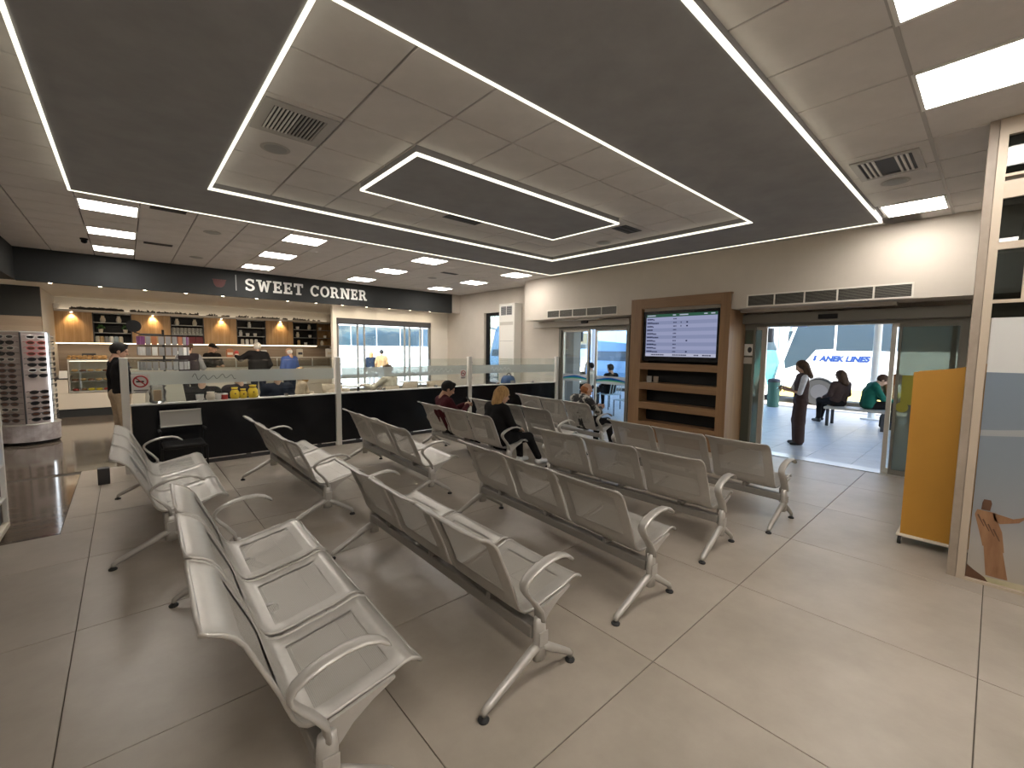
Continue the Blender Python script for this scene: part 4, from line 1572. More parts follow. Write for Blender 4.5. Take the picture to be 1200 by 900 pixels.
# goods on the counter
for q, (x, w, h, c, lab) in enumerate([(1.02, .10, .16, 'white', 'white paper cup tower on the counter by the postcard stand'),
                                       (2.2, .16, .22, 'terracotta', 'orange gift bag on the counter beside the white haired man'),
                                       (2.36, .1, .16, 'label_red', 'red packet on the counter beside the white haired man'),
                                       (3.06, .13, .2, 'white', 'white box on the counter right of the white haired man'),
                                       (4.05, .16, .24, 'cream', 'cream coffee machine on the counter right of the man in blue'),
                                       (4.95, .2, .26, 'white', 'white machine with two tanks at the window end of the counter')]):
    t = thing(('cup_tower', 'gift_bag', 'packet', 'carton', 'coffee_machine', 'drink_machine')[q], lab, ('cups', 'bag', 'packet', 'box', 'machine', 'machine')[q], (x, 14.5, 1.39))
    if q == 0:
        MB().lathe([(.045, 0), (.055, .16)], 14).build('cup_stack', c, t)
        MB().lathe([(.056, .155), (.058, .165), (.05, .165)], 14).build('rim', c, t)
    else:
        MB().bbox(-w / 2, w / 2, -.07, .07, 0, h, .01).build('body', c, t)
        MB().bbox(-w * .4, w * .4, -.078, -.07, h * .3, h * .6, .003).build('label_patch', 'cream' if c != 'cream' else 'dark_grey', t)
        MB().bbox(-w * .3, w * .3, -.05, .05, h, h + .02, .004).build('lid', 'grey' if q > 2 else c, t)

# ------------------------------------------------------------------ revolving sunglasses stand
CXg, CYg, Rg = -1.30, 11.13, .33
t = thing('sunglasses_stand', 'six sided revolving sunglasses stand with lit edge and printed drum base', 'display stand', (CXg, CYg, 0))
mat('stand_pink', (.44, .375, .35), .45)
hexv = [(Rg * math.cos(R(-90 + 60 * k)), Rg * math.sin(R(-90 + 60 * k))) for k in range(6)]
MB().prism([(x * .98, y * .98) for x, y in hexv], .36, 1.90, 'Z').build('tower', 'stand_pink', t)
MB().prism([(x * 1.06, y * 1.06) for x, y in hexv], 1.90, 1.92, 'Z').build('cap', 'alu', t)
mat('print_drum', (.60, .58, .60), .4, col2=(.28, .24, .24), scale=5)
MB().lathe([(.36, .05), (.375, .055), (.375, .33), (.36, .335)], 28).build('drum', 'print_drum', t)
MB().lathe([(.38, .335), (.385, .345), (.38, .355)], 28).build('drum_rim', 'alu', t)
MB().lathe([(.30, .0), (.36, .02), (.36, .045)], 24).build('foot', 'black', t)
for k in range(6):
    x, y = hexv[k]
    MB().tube([(x, y, .36), (x, y, 1.90)], .012, 8, up=(1, 0, 0)).build('edge_light' if k == 1 else 'edge_post', 'cool_strip' if k == 1 else 'dark_grey' if k == 0 else 'alu', t)


def shades(frame, lens):
    mb = MB()
    for s in (-1, 1):
        ringp = [(s * .035 + .028 * math.cos(a), .0, .020 * math.sin(a) * (1.0 if math.sin(a) < 0 else .8)) for a in [2 * math.pi * k / 12 for k in range(12)]]
        mb.tube(ringp, .004, 5, closed=True, up=(0, 1, 0))
        mb.tube([(s * .065, 0, .010), (s * .070, .03, .008), (s * .068, .10, .0)], .003, 4, up=(0, 0, 1))
    mb.tube([(-.010, -.002, .008), (.010, -.002, .008)], .004, 5)
    mb.cur = 1
    for s in (-1, 1):
        c = [(s * .035 + .027 * math.cos(a), .0, .019 * math.sin(a) * (1.0 if math.sin(a) < 0 else .8)) for a in [2 * math.pi * k / 12 for k in range(12)]]
        mb.add([(p[0], -.001, p[2]) for p in c] + [(p[0], .001, p[2]) for p in c], [tuple(range(12)), tuple(reversed(range(12, 24)))])
    return mb.mesh('sunglasses', [frame, lens])


mat('lens_brown', (.06, .025, .015), .12)
mat('lens_black', (.012, .012, .014), .1)
mat('frame_pink', (.5, .12, .12), .35)
SG = [shades('black', 'lens_black'), shades('dark_grey', 'lens_brown'), shades('frame_pink', 'lens_brown'), shades('alu', 'lens_black')]
rnd = random.Random(12)
for face in (5, 0, 1):
    (xa, ya), (xb, yb) = hexv[face], hexv[(face + 1) % 6]
    mx, my = (xa + xb) / 2, (ya + yb) / 2
    nx, ny = mx / math.hypot(mx, my), my / math.hypot(mx, my)
    ang = math.atan2(yb - ya, xb - xa)
    for r in range(16):
        if face == 0 and r in (6, 7):
            continue
        z = .43 + r * .093
        me = SG[2] if (face == 0 and r in (12, 13, 14)) else SG[rnd.choice((0, 0, 1, 1, 3))]
        o = link('sunglasses', me, None, (CXg + mx * .98 + nx * .065, CYg + my * .98 + ny * .065, z), ang)
        o.scale = (1.9, 1, 1.6)
        tag(o, '%s sunglasses on the %s face of the revolving stand, %s from the top' % ('pink framed' if me is SG[2] else 'silver framed' if me is SG[3] else 'dark', {5: 'left', 0: 'middle', 1: 'edge-on right'}[face], ORD[15 - r]), 'sunglasses',
            'sunglasses on the revolving stand')

# shop rack at the left frame edge
t = thing('shop_rack', 'cream wheeled shop rack with packed shelves left of the benches', 'rack', (-1.32, 5.30, 0))
MB().bbox(0, .46, 0, .62, .05, .10, .008).build('base', 'cream', t)
for (x, y) in ((.44, .02), (.44, .60), (.02, .02), (.02, .60)):
    MB().bbox(x - .018, x + .018, y - .018, y + .018, .1, 1.42, .004).build('upright', 'white', t)
for z in (.32, .62, .92, 1.22, 1.40):
    MB().box(0, .45, 0, .62, z, z + .012).build('shelf', 'white', t)
for (x, y) in ((.40, .06), (.40, .56), (.06, .06), (.06, .56)):
    MB().tube([(x, y - .01, .026), (x, y + .01, .026)], .025, 12).build('castor', 'black_rubber', t)
cols = ['wave_blue', 'cream', 'dark_grey', 'terracotta', 'green_leaf', 'white', 'pale_blue', 'tan']
cn = {'wave_blue': 'blue', 'cream': 'cream', 'dark_grey': 'dark grey', 'terracotta': 'orange brown', 'green_leaf': 'green', 'white': 'white', 'pale_blue': 'pale blue', 'tan': 'tan'}
for j, z in enumerate((.10, .332, .632, .932)):
    for q in range(3):
        c = cols[(j * 3 + q * 5) % 8]
        h = .15 + .03 * ((j + q) % 3)
        o = MB().bbox(0, .36, 0, .17, 0, h, .006).build('packet', c, None, (-1.26, 5.33 + q * .19, z + .001))
        tag(o, '%s packet on the %s level of the cream shop rack, %s from the front' % (cn[c], ORD[j], ORD[q]), 'packet', 'packets on the shop rack')

# ------------------------------------------------------------------ souvenir stand behind the divider
t = thing('souvenir_stand', 'black wire souvenir stand with round header and hanging packets', 'display stand', (.50, 9.75, 0))
MB().cyl(0, 0, .03, 1.98, .018, 10).build('pole', 'black', t)
MB().lathe([(.25, 0), (.25, .02), (.05, .035)], 20).build('base', 'black', t)
hd = MB().tube([(-.38, -.02, 2.03), (-.38, .02, 2.03)], .10, 20).build('header_disc', 'black', t)
MB().tube([(-.38, 0, 1.93), (-.30, 0, 1.90), (-.02, 0, 1.90)], .010, 6).build('header_arm', 'black', t)
for z in (1.88, 1.70, 1.45):
    ringp = [(.33 * math.cos(a), .33 * math.sin(a), z) for a in [2 * math.pi * k / 20 for k in range(20)]]
    MB().tube(ringp, .007, 6, closed=True).build('hoop', 'black', t)
    for k in range(4):
        a = k * math.pi / 2
        MB().tube([(0, 0, z), (.33 * math.cos(a), .33 * math.sin(a), z)], .005, 6).build('spoke', 'black', t)
mat('packet_clear', (.34, .33, .34), .25)
mat('packet_purple', (.22, .06, .20), .4)
PK = {c: MB().bbox(-.036, .036, -.008, .008, -.14, 0, .003).mesh('hanging_packet', c) for c in ('packet_clear', 'grey', 'white', 'packet_purple', 'terracotta')}
pn_ = {'packet_clear': 'grey blister', 'grey': 'dark grey', 'white': 'white', 'packet_purple': 'purple', 'terracotta': 'orange'}
rnd = random.Random(2)
for j, z in enumerate((1.87, 1.69, 1.44)):
    for k in range(12):
        a = -math.pi + math.pi * (k + .5) / 12
        c = rnd.choice(('packet_clear', 'packet_clear', 'grey', 'white')) if j else rnd.choice(('packet_purple', 'terracotta', 'packet_clear', 'grey', 'grey'))
        o = link('hanging_packet', PK[c], None, (.50 + .35 * math.cos(a), 9.75 + .35 * math.sin(a), z - .01), a + math.pi / 2)
        tag(o, '%s packet hanging on the %s hoop of the souvenir stand, %s from the left' % (pn_[c], ('top', 'middle', 'bottom')[j], ORD[k]), 'packet', 'packets on the souvenir stand')

# ------------------------------------------------------------------ things along the divider ledge
ZL = .926
o = MB().add([(.08, 7.78, .0), (.74, 7.78, .0), (.60, 7.95, 1.19), (.20, 7.95, 1.19), (.08, 7.805, .0), (.74, 7.805, .0), (.60, 7.975, 1.19), (.20, 7.975, 1.19)],
             [(0, 1, 2, 3), (7, 6, 5, 4), (0, 4, 5, 1), (1, 5, 6, 2), (2, 6, 7, 3), (3, 7, 4, 0)]).build('menu_board', 'cream')
tag(o, 'blank cream menu board leaning behind the glass by the no smoking sign', 'board')
t = thing('carrier_bag', 'crumpled clear carrier bag beside the menu board', 'bag', (.30, YD + .012, ZL))
t.scale = (.55, .55, .5)
glass('film_clear', (.85, .85, .85), 1.2, body=.22, bodycol=(.8, .8, .78))
bm_ = MB()
bm_.smooth = True
bm_.lathe([(.13, 0), (.18, .05), (.165, .18), (.185, .32), (.15, .42), (.19, .47), (.12, .50)], 7)
bm_.build('bag', 'film_clear', t)
MB().bbox(-.08, .08, -.06, .06, .06, .36, .02).build('contents', 'tan', t)
for q, (x, c, s, lab) in enumerate([(1.20, 'lemon', 1.0, 'plump yellow gift bag on the ledge, left of three'), (1.31, 'lemon', .85, 'small yellow gift bag on the ledge, middle of three'), (1.44, 'lemon', 1.15, 'tall yellow gift bag on the ledge, right of three')]):
    t = thing('gift_bag', lab, 'bag', (x, YD + .0, ZL))
    b = MB()
    b.smooth = True
    b.lathe([(.045 * s, 0), (.062 * s, .03 * s), (.060 * s, .10 * s), (.035 * s, .14 * s), (.045 * s, .17 * s)], 10)
    b.build('bag', c, t)
    MB().lathe([(.038 * s, .133 * s), (.040 * s, .14 * s), (.038 * s, .147 * s)], 10).build('ribbon', 'pastry_dark', t)
    MB().ell((0, -.055 * s, .08 * s), (.012, .012, .012), 8, 6).build('button', 'pastry_dark', t)
t = thing('milk_jug', 'white jug on the divider ledge left of the pink tin', 'jug', (.90, YD, ZL))
b = MB()
b.smooth = True
b.lathe([(.045, 0), (.062, .03), (.06, .07), (.045, .10), (.05, .12), (.045, .12), (.04, .10)], 14)
b.build('body', 'cream', t)
MB().tube(bez((.05, 0, .10), (.12, 0, .09), (.055, 0, .03)), .008, 6, up=(0, 1, 0)).build('handle', 'cream', t)
o = link('cup', CUPM, None, (.985, YD, ZL))
tag(o, 'white cup next to the jug on the divider ledge', 'cup')
o = link('cup', CUPM, None, (.77, YD, ZL))
tag(o, 'white cup alone on the divider ledge, left of the jug', 'cup')
t = thing('tin', 'small pink and white tin on the divider ledge', 'tin', (1.07, YD, ZL))
MB().lathe([(.04, 0), (.042, .07), (.036, .075)], 14).build('body', 'label_red', t)
MB().lathe([(.043, .07), (.043, .085), (.03, .09)], 14).build('lid', 'white', t)
t = thing('table_sign', 'white table sign with a dark doodle behind the yellow gift bags', 'sign', (1.56, 9.05, .746))
MB().bbox(-.055, .055, -.01, .01, 0, .36, .004).build('card', 'white', t)
MB().ell((0, -.011, .22), (.02, .003, .02), 8, 6).build('doodle', 'black', t)


# ------------------------------------------------------------------ cafe tables and chairs
def cafe_table(x, y, lab, w=.8, d=.7):
    t = thing('cafe_table', lab, 'table', (x, y, 0), 0, 'cafe tables')
    MB().bbox(-w / 2, w / 2, -d / 2, d / 2, .72, .745, .008).build('table_top', 'white', t)
    MB().cyl(0, 0, .02, .72, .03, 12).build('pedestal', 'dark_grey', t)
    MB().lathe([(.22, 0), (.22, .012), (.04, .03)], 18).build('base', 'dark_grey', t)


cafe_table(4.45, 10.95, 'white cafe table in front of the man in the cream shirt, by the window')
cafe_table(6.3, 11.2, 'white cafe table under the right half of the wide window')
cafe_table(1.25, 9.2, 'white cafe table behind the jug and the tin')
cafe_table(2.0, 9.25, 'white cafe table behind the navy jacket')
cafe_table(6.6, 8.8, 'white cafe table by the tall air conditioner')
mat('wicker', (.42, .34, .25), .7, var=.25, scale=60, bump=.4, bscale=120)
mat('wicker_dark', (.16, .12, .09), .7, var=.25, scale=60)


def cafe_chair_meshes():
    out = {}
    b = MB()
    b.smooth = True
    V, F = [], []
    n = 14
    for k in range(n + 1):
        a = R(-115 + 230 * k / n)
        for (r, z) in ((.235, .42), (.255, .60), (.275, .80), (.255, .80), (.235, .60), (.215, .42)):
            V.append((-r * math.cos(a) , r * math.sin(a), z + (.0 if z < .7 else .03 * math.cos(a))))
    for k in range(n):
        for j in range(6):
            F.append((k * 6 + j, k * 6 + (j + 1) % 6, (k + 1) * 6 + (j + 1) % 6, (k + 1) * 6 + j))
    F += [tuple(range(6)), tuple(n * 6 + j for j in reversed(range(6)))]
    b.add(V, F)
    out['back_shell'] = b.mesh('back_shell', 'wicker')
    out['seat'] = MB().lathe([(.20, .40), (.235, .42), (.235, .445), (.2, .46)], 20).mesh('seat', 'wicker')
    out['leg'] = MB().tube([(0, 0, 0), (0, 0, .42)], [.014, .018], 8, up=(1, 0, 0)).mesh('leg', 'wicker_dark')
    return out


CC = cafe_chair_meshes()


def cafe_chair(x, y, rz, lab):
    t = thing('cafe_chair', lab, 'chair', (x, y, 0), rz, 'wicker cafe chairs')
    link('back_shell', CC['back_shell'], t)
    link('seat', CC['seat'], t)
    for (a, b) in ((.16, .16), (.16, -.16), (-.16, .16), (-.16, -.16)):
        link('leg', CC['leg'], t, (a, b, 0))


cafe_chair(3.75, 10.7, 0, 'tan wicker chair left of the window table')
cafe_chair(5.5, 10.3, R(150), 'tan wicker chair behind the man in the cream shirt')
cafe_chair(6.5, 10.5, R(100), 'tan wicker chair facing the right window table')
cafe_chair(5.75, 8.5, 0, 'tan wicker chair just behind the third divider post')
cafe_chair(6.75, 8.15, R(95), 'tan wicker chair between the divider and the air conditioner table')
cafe_chair(3.3, 9.3, R(180), 'tan wicker chair behind the second divider post')
cafe_chair(3.0, 8.35, R(200), 'tan wicker chair right of the person in beige')
cafe_chair(.90, 8.5, R(80), 'tan wicker chair under the person in the black jacket')
cafe_chair(1.40, 8.55, R(95), 'tan wicker chair under the person in the charcoal jacket')
cafe_chair(1.98, 8.50, R(95), 'tan wicker chair under the person in the navy jacket')
cafe_chair(2.48, 9.0, R(170), 'tan wicker chair under the person in the beige jumper')
cafe_chair(4.62, 9.62, R(115), 'tan wicker chair under the man in the cream shirt')
t = thing('holdall', 'round topped blue bag with grey patches on the table by the air conditioner', 'bag', (7.15, 8.15, .72))
b = MB()
b.smooth = True
b.tube([(-.16, 0, .16), (-.10, 0, .17), (.10, 0, .17), (.16, 0, .16)], [.6, 1, 1, .6], 14, flat=(.16, .17), up=(0, 0, 1))
b.build('body', mat('bag_blue', (.03, .08, .20), .5), t)
MB().tube(bez((-.08, -.02, .32), (0, -.03, .48), (.08, -.02, .32)), .012, 6, up=(0, 1, 0)).build('handle', 'dark_grey', t)
MB().bbox(-.06, .06, -.17, -.155, .10, .22, .004).build('pocket', 'grey', t)
cafe_table(7.15, 8.15, 'small white cafe table under the blue bag', .5, .45)
o = MB().bbox(-.05, .05, -.05, .05, 0, .10, .01).build('soap_dispenser', 'white', None, (-1.19, 15.0, 2.57))
tag(o, 'white box at the left end of the cabinet ledge', 'box')
# ------------------------------------------------------------------ people: one smooth body from blended limbs
def surface_nets(f, lo, hi, h):
    nx, ny, nz = [int(math.ceil((b - a) / h)) + 2 for a, b in zip(lo, hi)]
    ax = [lo[i] + h * np.arange(n) for i, n in enumerate((nx, ny, nz))]
    X, Y, Z = np.meshgrid(*ax, indexing='ij')
    D = f(np.stack([X, Y, Z], -1))
    S = D < 0
    c = [(i, j, k) for i in (0, 1) for j in (0, 1) for k in (0, 1)]
    sub = lambda A, o: A[o[0]:nx - 1 + o[0], o[1]:ny - 1 + o[1], o[2]:nz - 1 + o[2]]
    cnt = sum(sub(S, o).astype(np.int8) for o in c)
    act = (cnt > 0) & (cnt < 8)
    idx = -np.ones(act.shape, dtype=np.int64)
    ai = np.argwhere(act)
    idx[act] = np.arange(len(ai))
    P = np.zeros((len(ai), 3))
    W = np.zeros(len(ai))
    for a in c:
        for b in c:
            d = [b[q] - a[q] for q in range(3)]
            if sum(d) == 1 and min(d) == 0:
                da = D[ai[:, 0] + a[0], ai[:, 1] + a[1], ai[:, 2] + a[2]]
                db = D[ai[:, 0] + b[0], ai[:, 1] + b[1], ai[:, 2] + b[2]]
                m_ = (da < 0) != (db < 0)
                t = np.where(m_, da / (da - db + 1e-12), 0)
                p = np.array(a)[None] + t[:, None] * np.array(d)[None]
                P += p * m_[:, None]
                W += m_
    P = (P / W[:, None] + ai) * h + np.array(lo)
    Q = []
    for q in range(3):
        e = np.zeros(3, int)
        e[q] = 1
        u, v = (q + 1) % 3, (q + 2) % 3
        sl0 = [slice(1, -1)] * 3
        sl0[q] = slice(0, -1)
        sl1 = list(sl0)
        sl1[q] = slice(1, None)
        m_ = S[tuple(sl0)] != S[tuple(sl1)]
        g = np.argwhere(m_)
        if not len(g):
            continue
        off = np.ones(3, int)
        off[q] = 0
        g = g + off
        fl_ = S[g[:, 0], g[:, 1], g[:, 2]]
        cell = []
        for (du, dv) in ((0, 0), (1, 0), (1, 1), (0, 1)):
            w = g.copy()
            w[:, u] -= du
            w[:, v] -= dv
            w = np.minimum(w, np.array(act.shape) - 1)
            cell.append(idx[w[:, 0], w[:, 1], w[:, 2]])
        quad = np.stack(cell, 1)
        quad[~fl_] = quad[~fl_][:, ::-1]
        Q.append(quad)
    Q = np.concatenate(Q) if Q else np.zeros((0, 4), int)
    Q = Q[(Q >= 0).all(1)]
    return P, Q


def cap(a, b, ra, rb=None):
    a, b = np.array(a, float), np.array(b, float)
    rb = ra if rb is None else rb
    ab = b - a
    L = max(ab @ ab, 1e-9)

    def f(p):
        t = np.clip(((p - a) @ ab) / L, 0, 1)
        return np.linalg.norm(p - a - t[..., None] * ab, axis=-1) - (ra + (rb - ra) * t)
    f.bb = (np.minimum(a - ra, b - rb), np.maximum(a + ra, b + rb))
    return f


def elli(c, r):
    c, r = np.array(c, float), np.array(r, float)

    def f(p):
        q = (p - c) / r
        k = np.linalg.norm(q, axis=-1)
        return (k - 1) * r.min()
    f.bb = (c - r, c + r)
    return f


def mesh_of(prims, h, k=.02, cut=None):
    lo = np.min([q.bb[0] for q in prims], 0) - 3 * h
    hi = np.max([q.bb[1] for q in prims], 0) + 3 * h

    def f(p):
        d = prims[0](p)
        for q in prims[1:]:
            e = q(p)
            t = np.clip(.5 + .5 * (e - d) / k, 0, 1)
            d = e + (d - e) * t - k * t * (1 - t)
        if cut is not None:
            d = np.maximum(d, cut(p))
        return d
    return surface_nets(f, lo, hi, h)


def rotm(pitch=0, yaw_=0, roll_=0):
    cp, sp, cy, sy, cr, sr = math.cos(pitch), math.sin(pitch), math.cos(yaw_), math.sin(yaw_), math.cos(roll_), math.sin(roll_)
    P_ = np.array([[cp, 0, sp], [0, 1, 0], [-sp, 0, cp]])
    Y_ = np.array([[cy, -sy, 0], [sy, cy, 0], [0, 0, 1]])
    R_ = np.array([[1, 0, 0], [0, cr, -sr], [0, sr, cr]])
    return Y_ @ P_ @ R_


# head in its own frame, x forward, origin at the skull centre
HEAD = mesh_of([elli((-.012, 0, .02), (.098, .077, .100)), elli((.022, 0, -.045), (.066, .058, .075)), cap((.045, 0, -.098), (.02, 0, -.06), .030, .045),
                cap((.088, 0, .012), (.106, 0, -.026), .010, .014), elli((.103, 0, -.030), (.014, .017, .011)),
                elli((-.005, .078, -.012), (.020, .011, .032)), elli((-.005, -.078, -.012), (.020, .011, .032)),
                cap((.078, .045, .028), (.086, 0, .030), .014), cap((.078, -.045, .028), (.086, 0, .030), .014),
                cap((.080, .022, -.060), (.080, -.022, -.060), .011), cap((-.02, 0, -.06), (-.035, 0, -.16), .052, .056)], .009, .016)


def hair_mesh(style):
    if style == 'bald':
        return None
    if style == 'fringe':       # thin hair round back and sides
        pr = [elli((-.02, 0, .0), (.100, .084, .085))]
        cut = lambda p: np.maximum(np.maximum(p[..., 2] - .045, p[..., 0] - .015), -.075 - p[..., 2])
        return mesh_of(pr, .009, .02, cut)
    pr = [elli((-.016, 0, .028), (.109, .088, .107))]
    if style == 'short':
        cut = lambda p: np.maximum(p[..., 0] * .75 - p[..., 2] * .55 - .035, -.085 - p[..., 2] + np.maximum(0, p[..., 0]) * 1.1)
        return mesh_of(pr + [cap((.055, .03, .10), (.06, -.03, .10), .030)], .009, .02, cut)
    if style == 'cap':
        cut = lambda p: np.maximum(.030 - p[..., 2], -10)
        pr = [elli((-.012, 0, .03), (.112, .092, .108)), elli((.11, 0, .045), (.075, .065, .014))]
        return mesh_of(pr, .009, .012, cut)
    if style == 'long':
        pr += [cap((-.06, .05, 0), (-.075, .06, -.20), .055, .045), cap((-.06, -.05, 0), (-.075, -.06, -.20), .055, .045), cap((-.085, 0, 0), (-.10, 0, -.24), .055, .045),
               cap((.0, .082, .02), (-.01, .088, -.15), .022, .02), cap((.0, -.082, .02), (-.01, -.088, -.15), .022, .02)]
        cut = lambda p: p[..., 0] * .8 - np.maximum(p[..., 2], -.05) * .45 - .045
        return mesh_of(pr, .01, .03, cut)
    if style == 'bob':
        pr += [cap((-.05, .06, 0), (-.05, .068, -.12), .050, .042), cap((-.05, -.06, 0), (-.05, -.068, -.12), .050, .042), cap((-.08, 0, 0), (-.085, 0, -.13), .055, .05)]
        cut = lambda p: p[..., 0] * .8 - np.maximum(p[..., 2], -.06) * .5 - .040
        return mesh_of(pr, .009, .03, cut)


HAIRS = {s: hair_mesh(s) for s in ('fringe', 'short', 'cap', 'long', 'bob')}


def hand_mesh(curl):
    """right hand frame: x along the hand, y to the thumb side, z back of the hand; origin at the wrist"""
    pr = [cap((0, .0, 0), (.05, .012, 0), .024, .022), cap((.0, -.004, 0), (.055, -.022, -.002), .022, .018), cap((-.06, 0, 0), (0, 0, 0), .030, .026)]
    for (y, l, r) in ((.030, .075, .0095), (.010, .085, .010), (-.010, .080, .0095), (-.029, .062, .0085)):
        b0 = np.array((.075, y, 0))
        a1, a2 = curl * .75, curl * 1.7
        b1 = b0 + l * .5 * np.array((math.cos(a1), 0, -math.sin(a1)))
        b2 = b1 + l * .5 * np.array((math.cos(a2), 0, -math.sin(a2)))
        pr += [cap((.045, y * .8, 0), b0, .014, r * 1.1), cap(b0, b1, r * 1.1, r), cap(b1, b2, r, r * .85)]
    t1 = np.array((.030, .050, -.012))
    t2 = t1 + np.array((.034, .016, -.02 * (1 + curl)))
    pr += [cap((.008, .018, 0), t1, .017, .013), cap(t1, t2, .012, .0095)]
    return mesh_of(pr, .0065, .006)


HANDS = {'relax': hand_mesh(.45), 'grip': hand_mesh(1.0)}


def np_obj(name, parts, mats_, parent):
    V = np.concatenate([p[0] for p in parts])
    F, M_ = [], []
    o = 0
    for P_, Q_, mi in parts:
        F.append(Q_ + o)
        M_.append(np.full(len(Q_), mi))
        o += len(P_)
    F = np.concatenate(F)
    me = bpy.data.meshes.new(name)
    me.from_pydata(V.tolist(), [], F.tolist())
    for q in mats_:
        me.materials.append(MATS[q])
    me.polygons.foreach_set('material_index', np.concatenate(M_).astype(np.int32))
    me.polygons.foreach_set('use_smooth', np.ones(len(F), bool))
    bm = bmesh.new()
    bm.from_mesh(me)
    bmesh.ops.smooth_vert(bm, verts=bm.verts[:], factor=.35, use_axis_x=True, use_axis_y=True, use_axis_z=True)
    bmesh.ops.recalc_face_normals(bm, faces=bm.faces[:])
    bm.to_mesh(me)
    bm.free()
    return link(name, me, parent)


mat('skin', (.50, .30, .21), .5)
mat('skin_tan', (.42, .235, .15), .5)
mat('eye_dark', (.02, .015, .012), .3)
mat('lip', (.36, .15, .12), .5)
mat('shoe_black', (.015, .015, .015), .4)
mat('shoe_white', (.65, .65, .65), .5)
for nm, c in dict(hair_black=(.012, .010, .009), hair_brown=(.06, .03, .015), hair_blonde=(.36, .21, .085), hair_white=(.62, .60, .56), hair_grey=(.30, .28, .26),
                  hair_ginger=(.30, .11, .04), cloth_black=(.014, .013, .014), cloth_maroon=(.055, .010, .014), cloth_navy=(.012, .018, .035),
                  cloth_blue=(.06, .10, .28), cloth_beige=(.46, .36, .25), cloth_cream=(.55, .50, .40), cloth_green=(.015, .11, .08), cloth_grey=(.22, .22, .23),
                  cloth_brown=(.06, .038, .034), cloth_purple=(.14, .06, .14), cloth_vest=(.030, .022, .026), cloth_pale=(.55, .53, .55), cloth_tan=(.30, .17, .085)).items():
    if nm.startswith('hair'):
        mat(nm, c, .7, var=.38, scale=45, stretch=(1, 1, .12), bump=.5, bscale=60, spec=.25)
    else:
        mat(nm, tuple(q * .75 for q in c) if max(c) < .04 else c, .9, var=.14, scale=14, bump=.35, bscale=30, spec=.15)
mat('cloth_pattern', (.014, .014, .016), .85, col2=(.42, .40, .36), scale=9)
MATS['cloth_pattern'].node_tree.nodes['Color Ramp'].color_ramp.elements[0].position = .50
MATS['cloth_pattern'].node_tree.nodes['Color Ramp'].color_ramp.elements[1].position = .54
mat('stripe_white', (.7, .7, .68), .6)

STAND = dict(pelvis=(0, 0, .95), chest=(.0, 0, 1.24), neck=(-.01, 0, 1.45), head=(.025, 0, 1.60), shL=(0, .185, 1.39), shR=(0, -.185, 1.39),
             hipL=(0, .09, .91), hipR=(0, -.09, .91), knL=(.02, .10, .50), knR=(.02, -.10, .50), anL=(-.01, .10, .085), anR=(-.01, -.10, .085),
             elL=(-.02, .25, 1.12), elR=(-.02, -.25, 1.12), wrL=(.06, .25, .88), wrR=(.06, -.25, .88))
SIT = dict(pelvis=(0, 0, .52), chest=(-.06, 0, .80), neck=(-.06, 0, 1.0), head=(-.02, 0, 1.155), shL=(-.06, .185, .95), shR=(-.06, -.185, .95),
           hipL=(0, .09, .51), hipR=(0, -.09, .51), knL=(.44, .11, .51), knR=(.44, -.11, .51), anL=(.42, .11, .085), anR=(.42, -.11, .085),
           elL=(-.02, .25, .70), elR=(-.02, -.25, .70), wrL=(.22, .16, .62), wrR=(.22, -.16, .62))


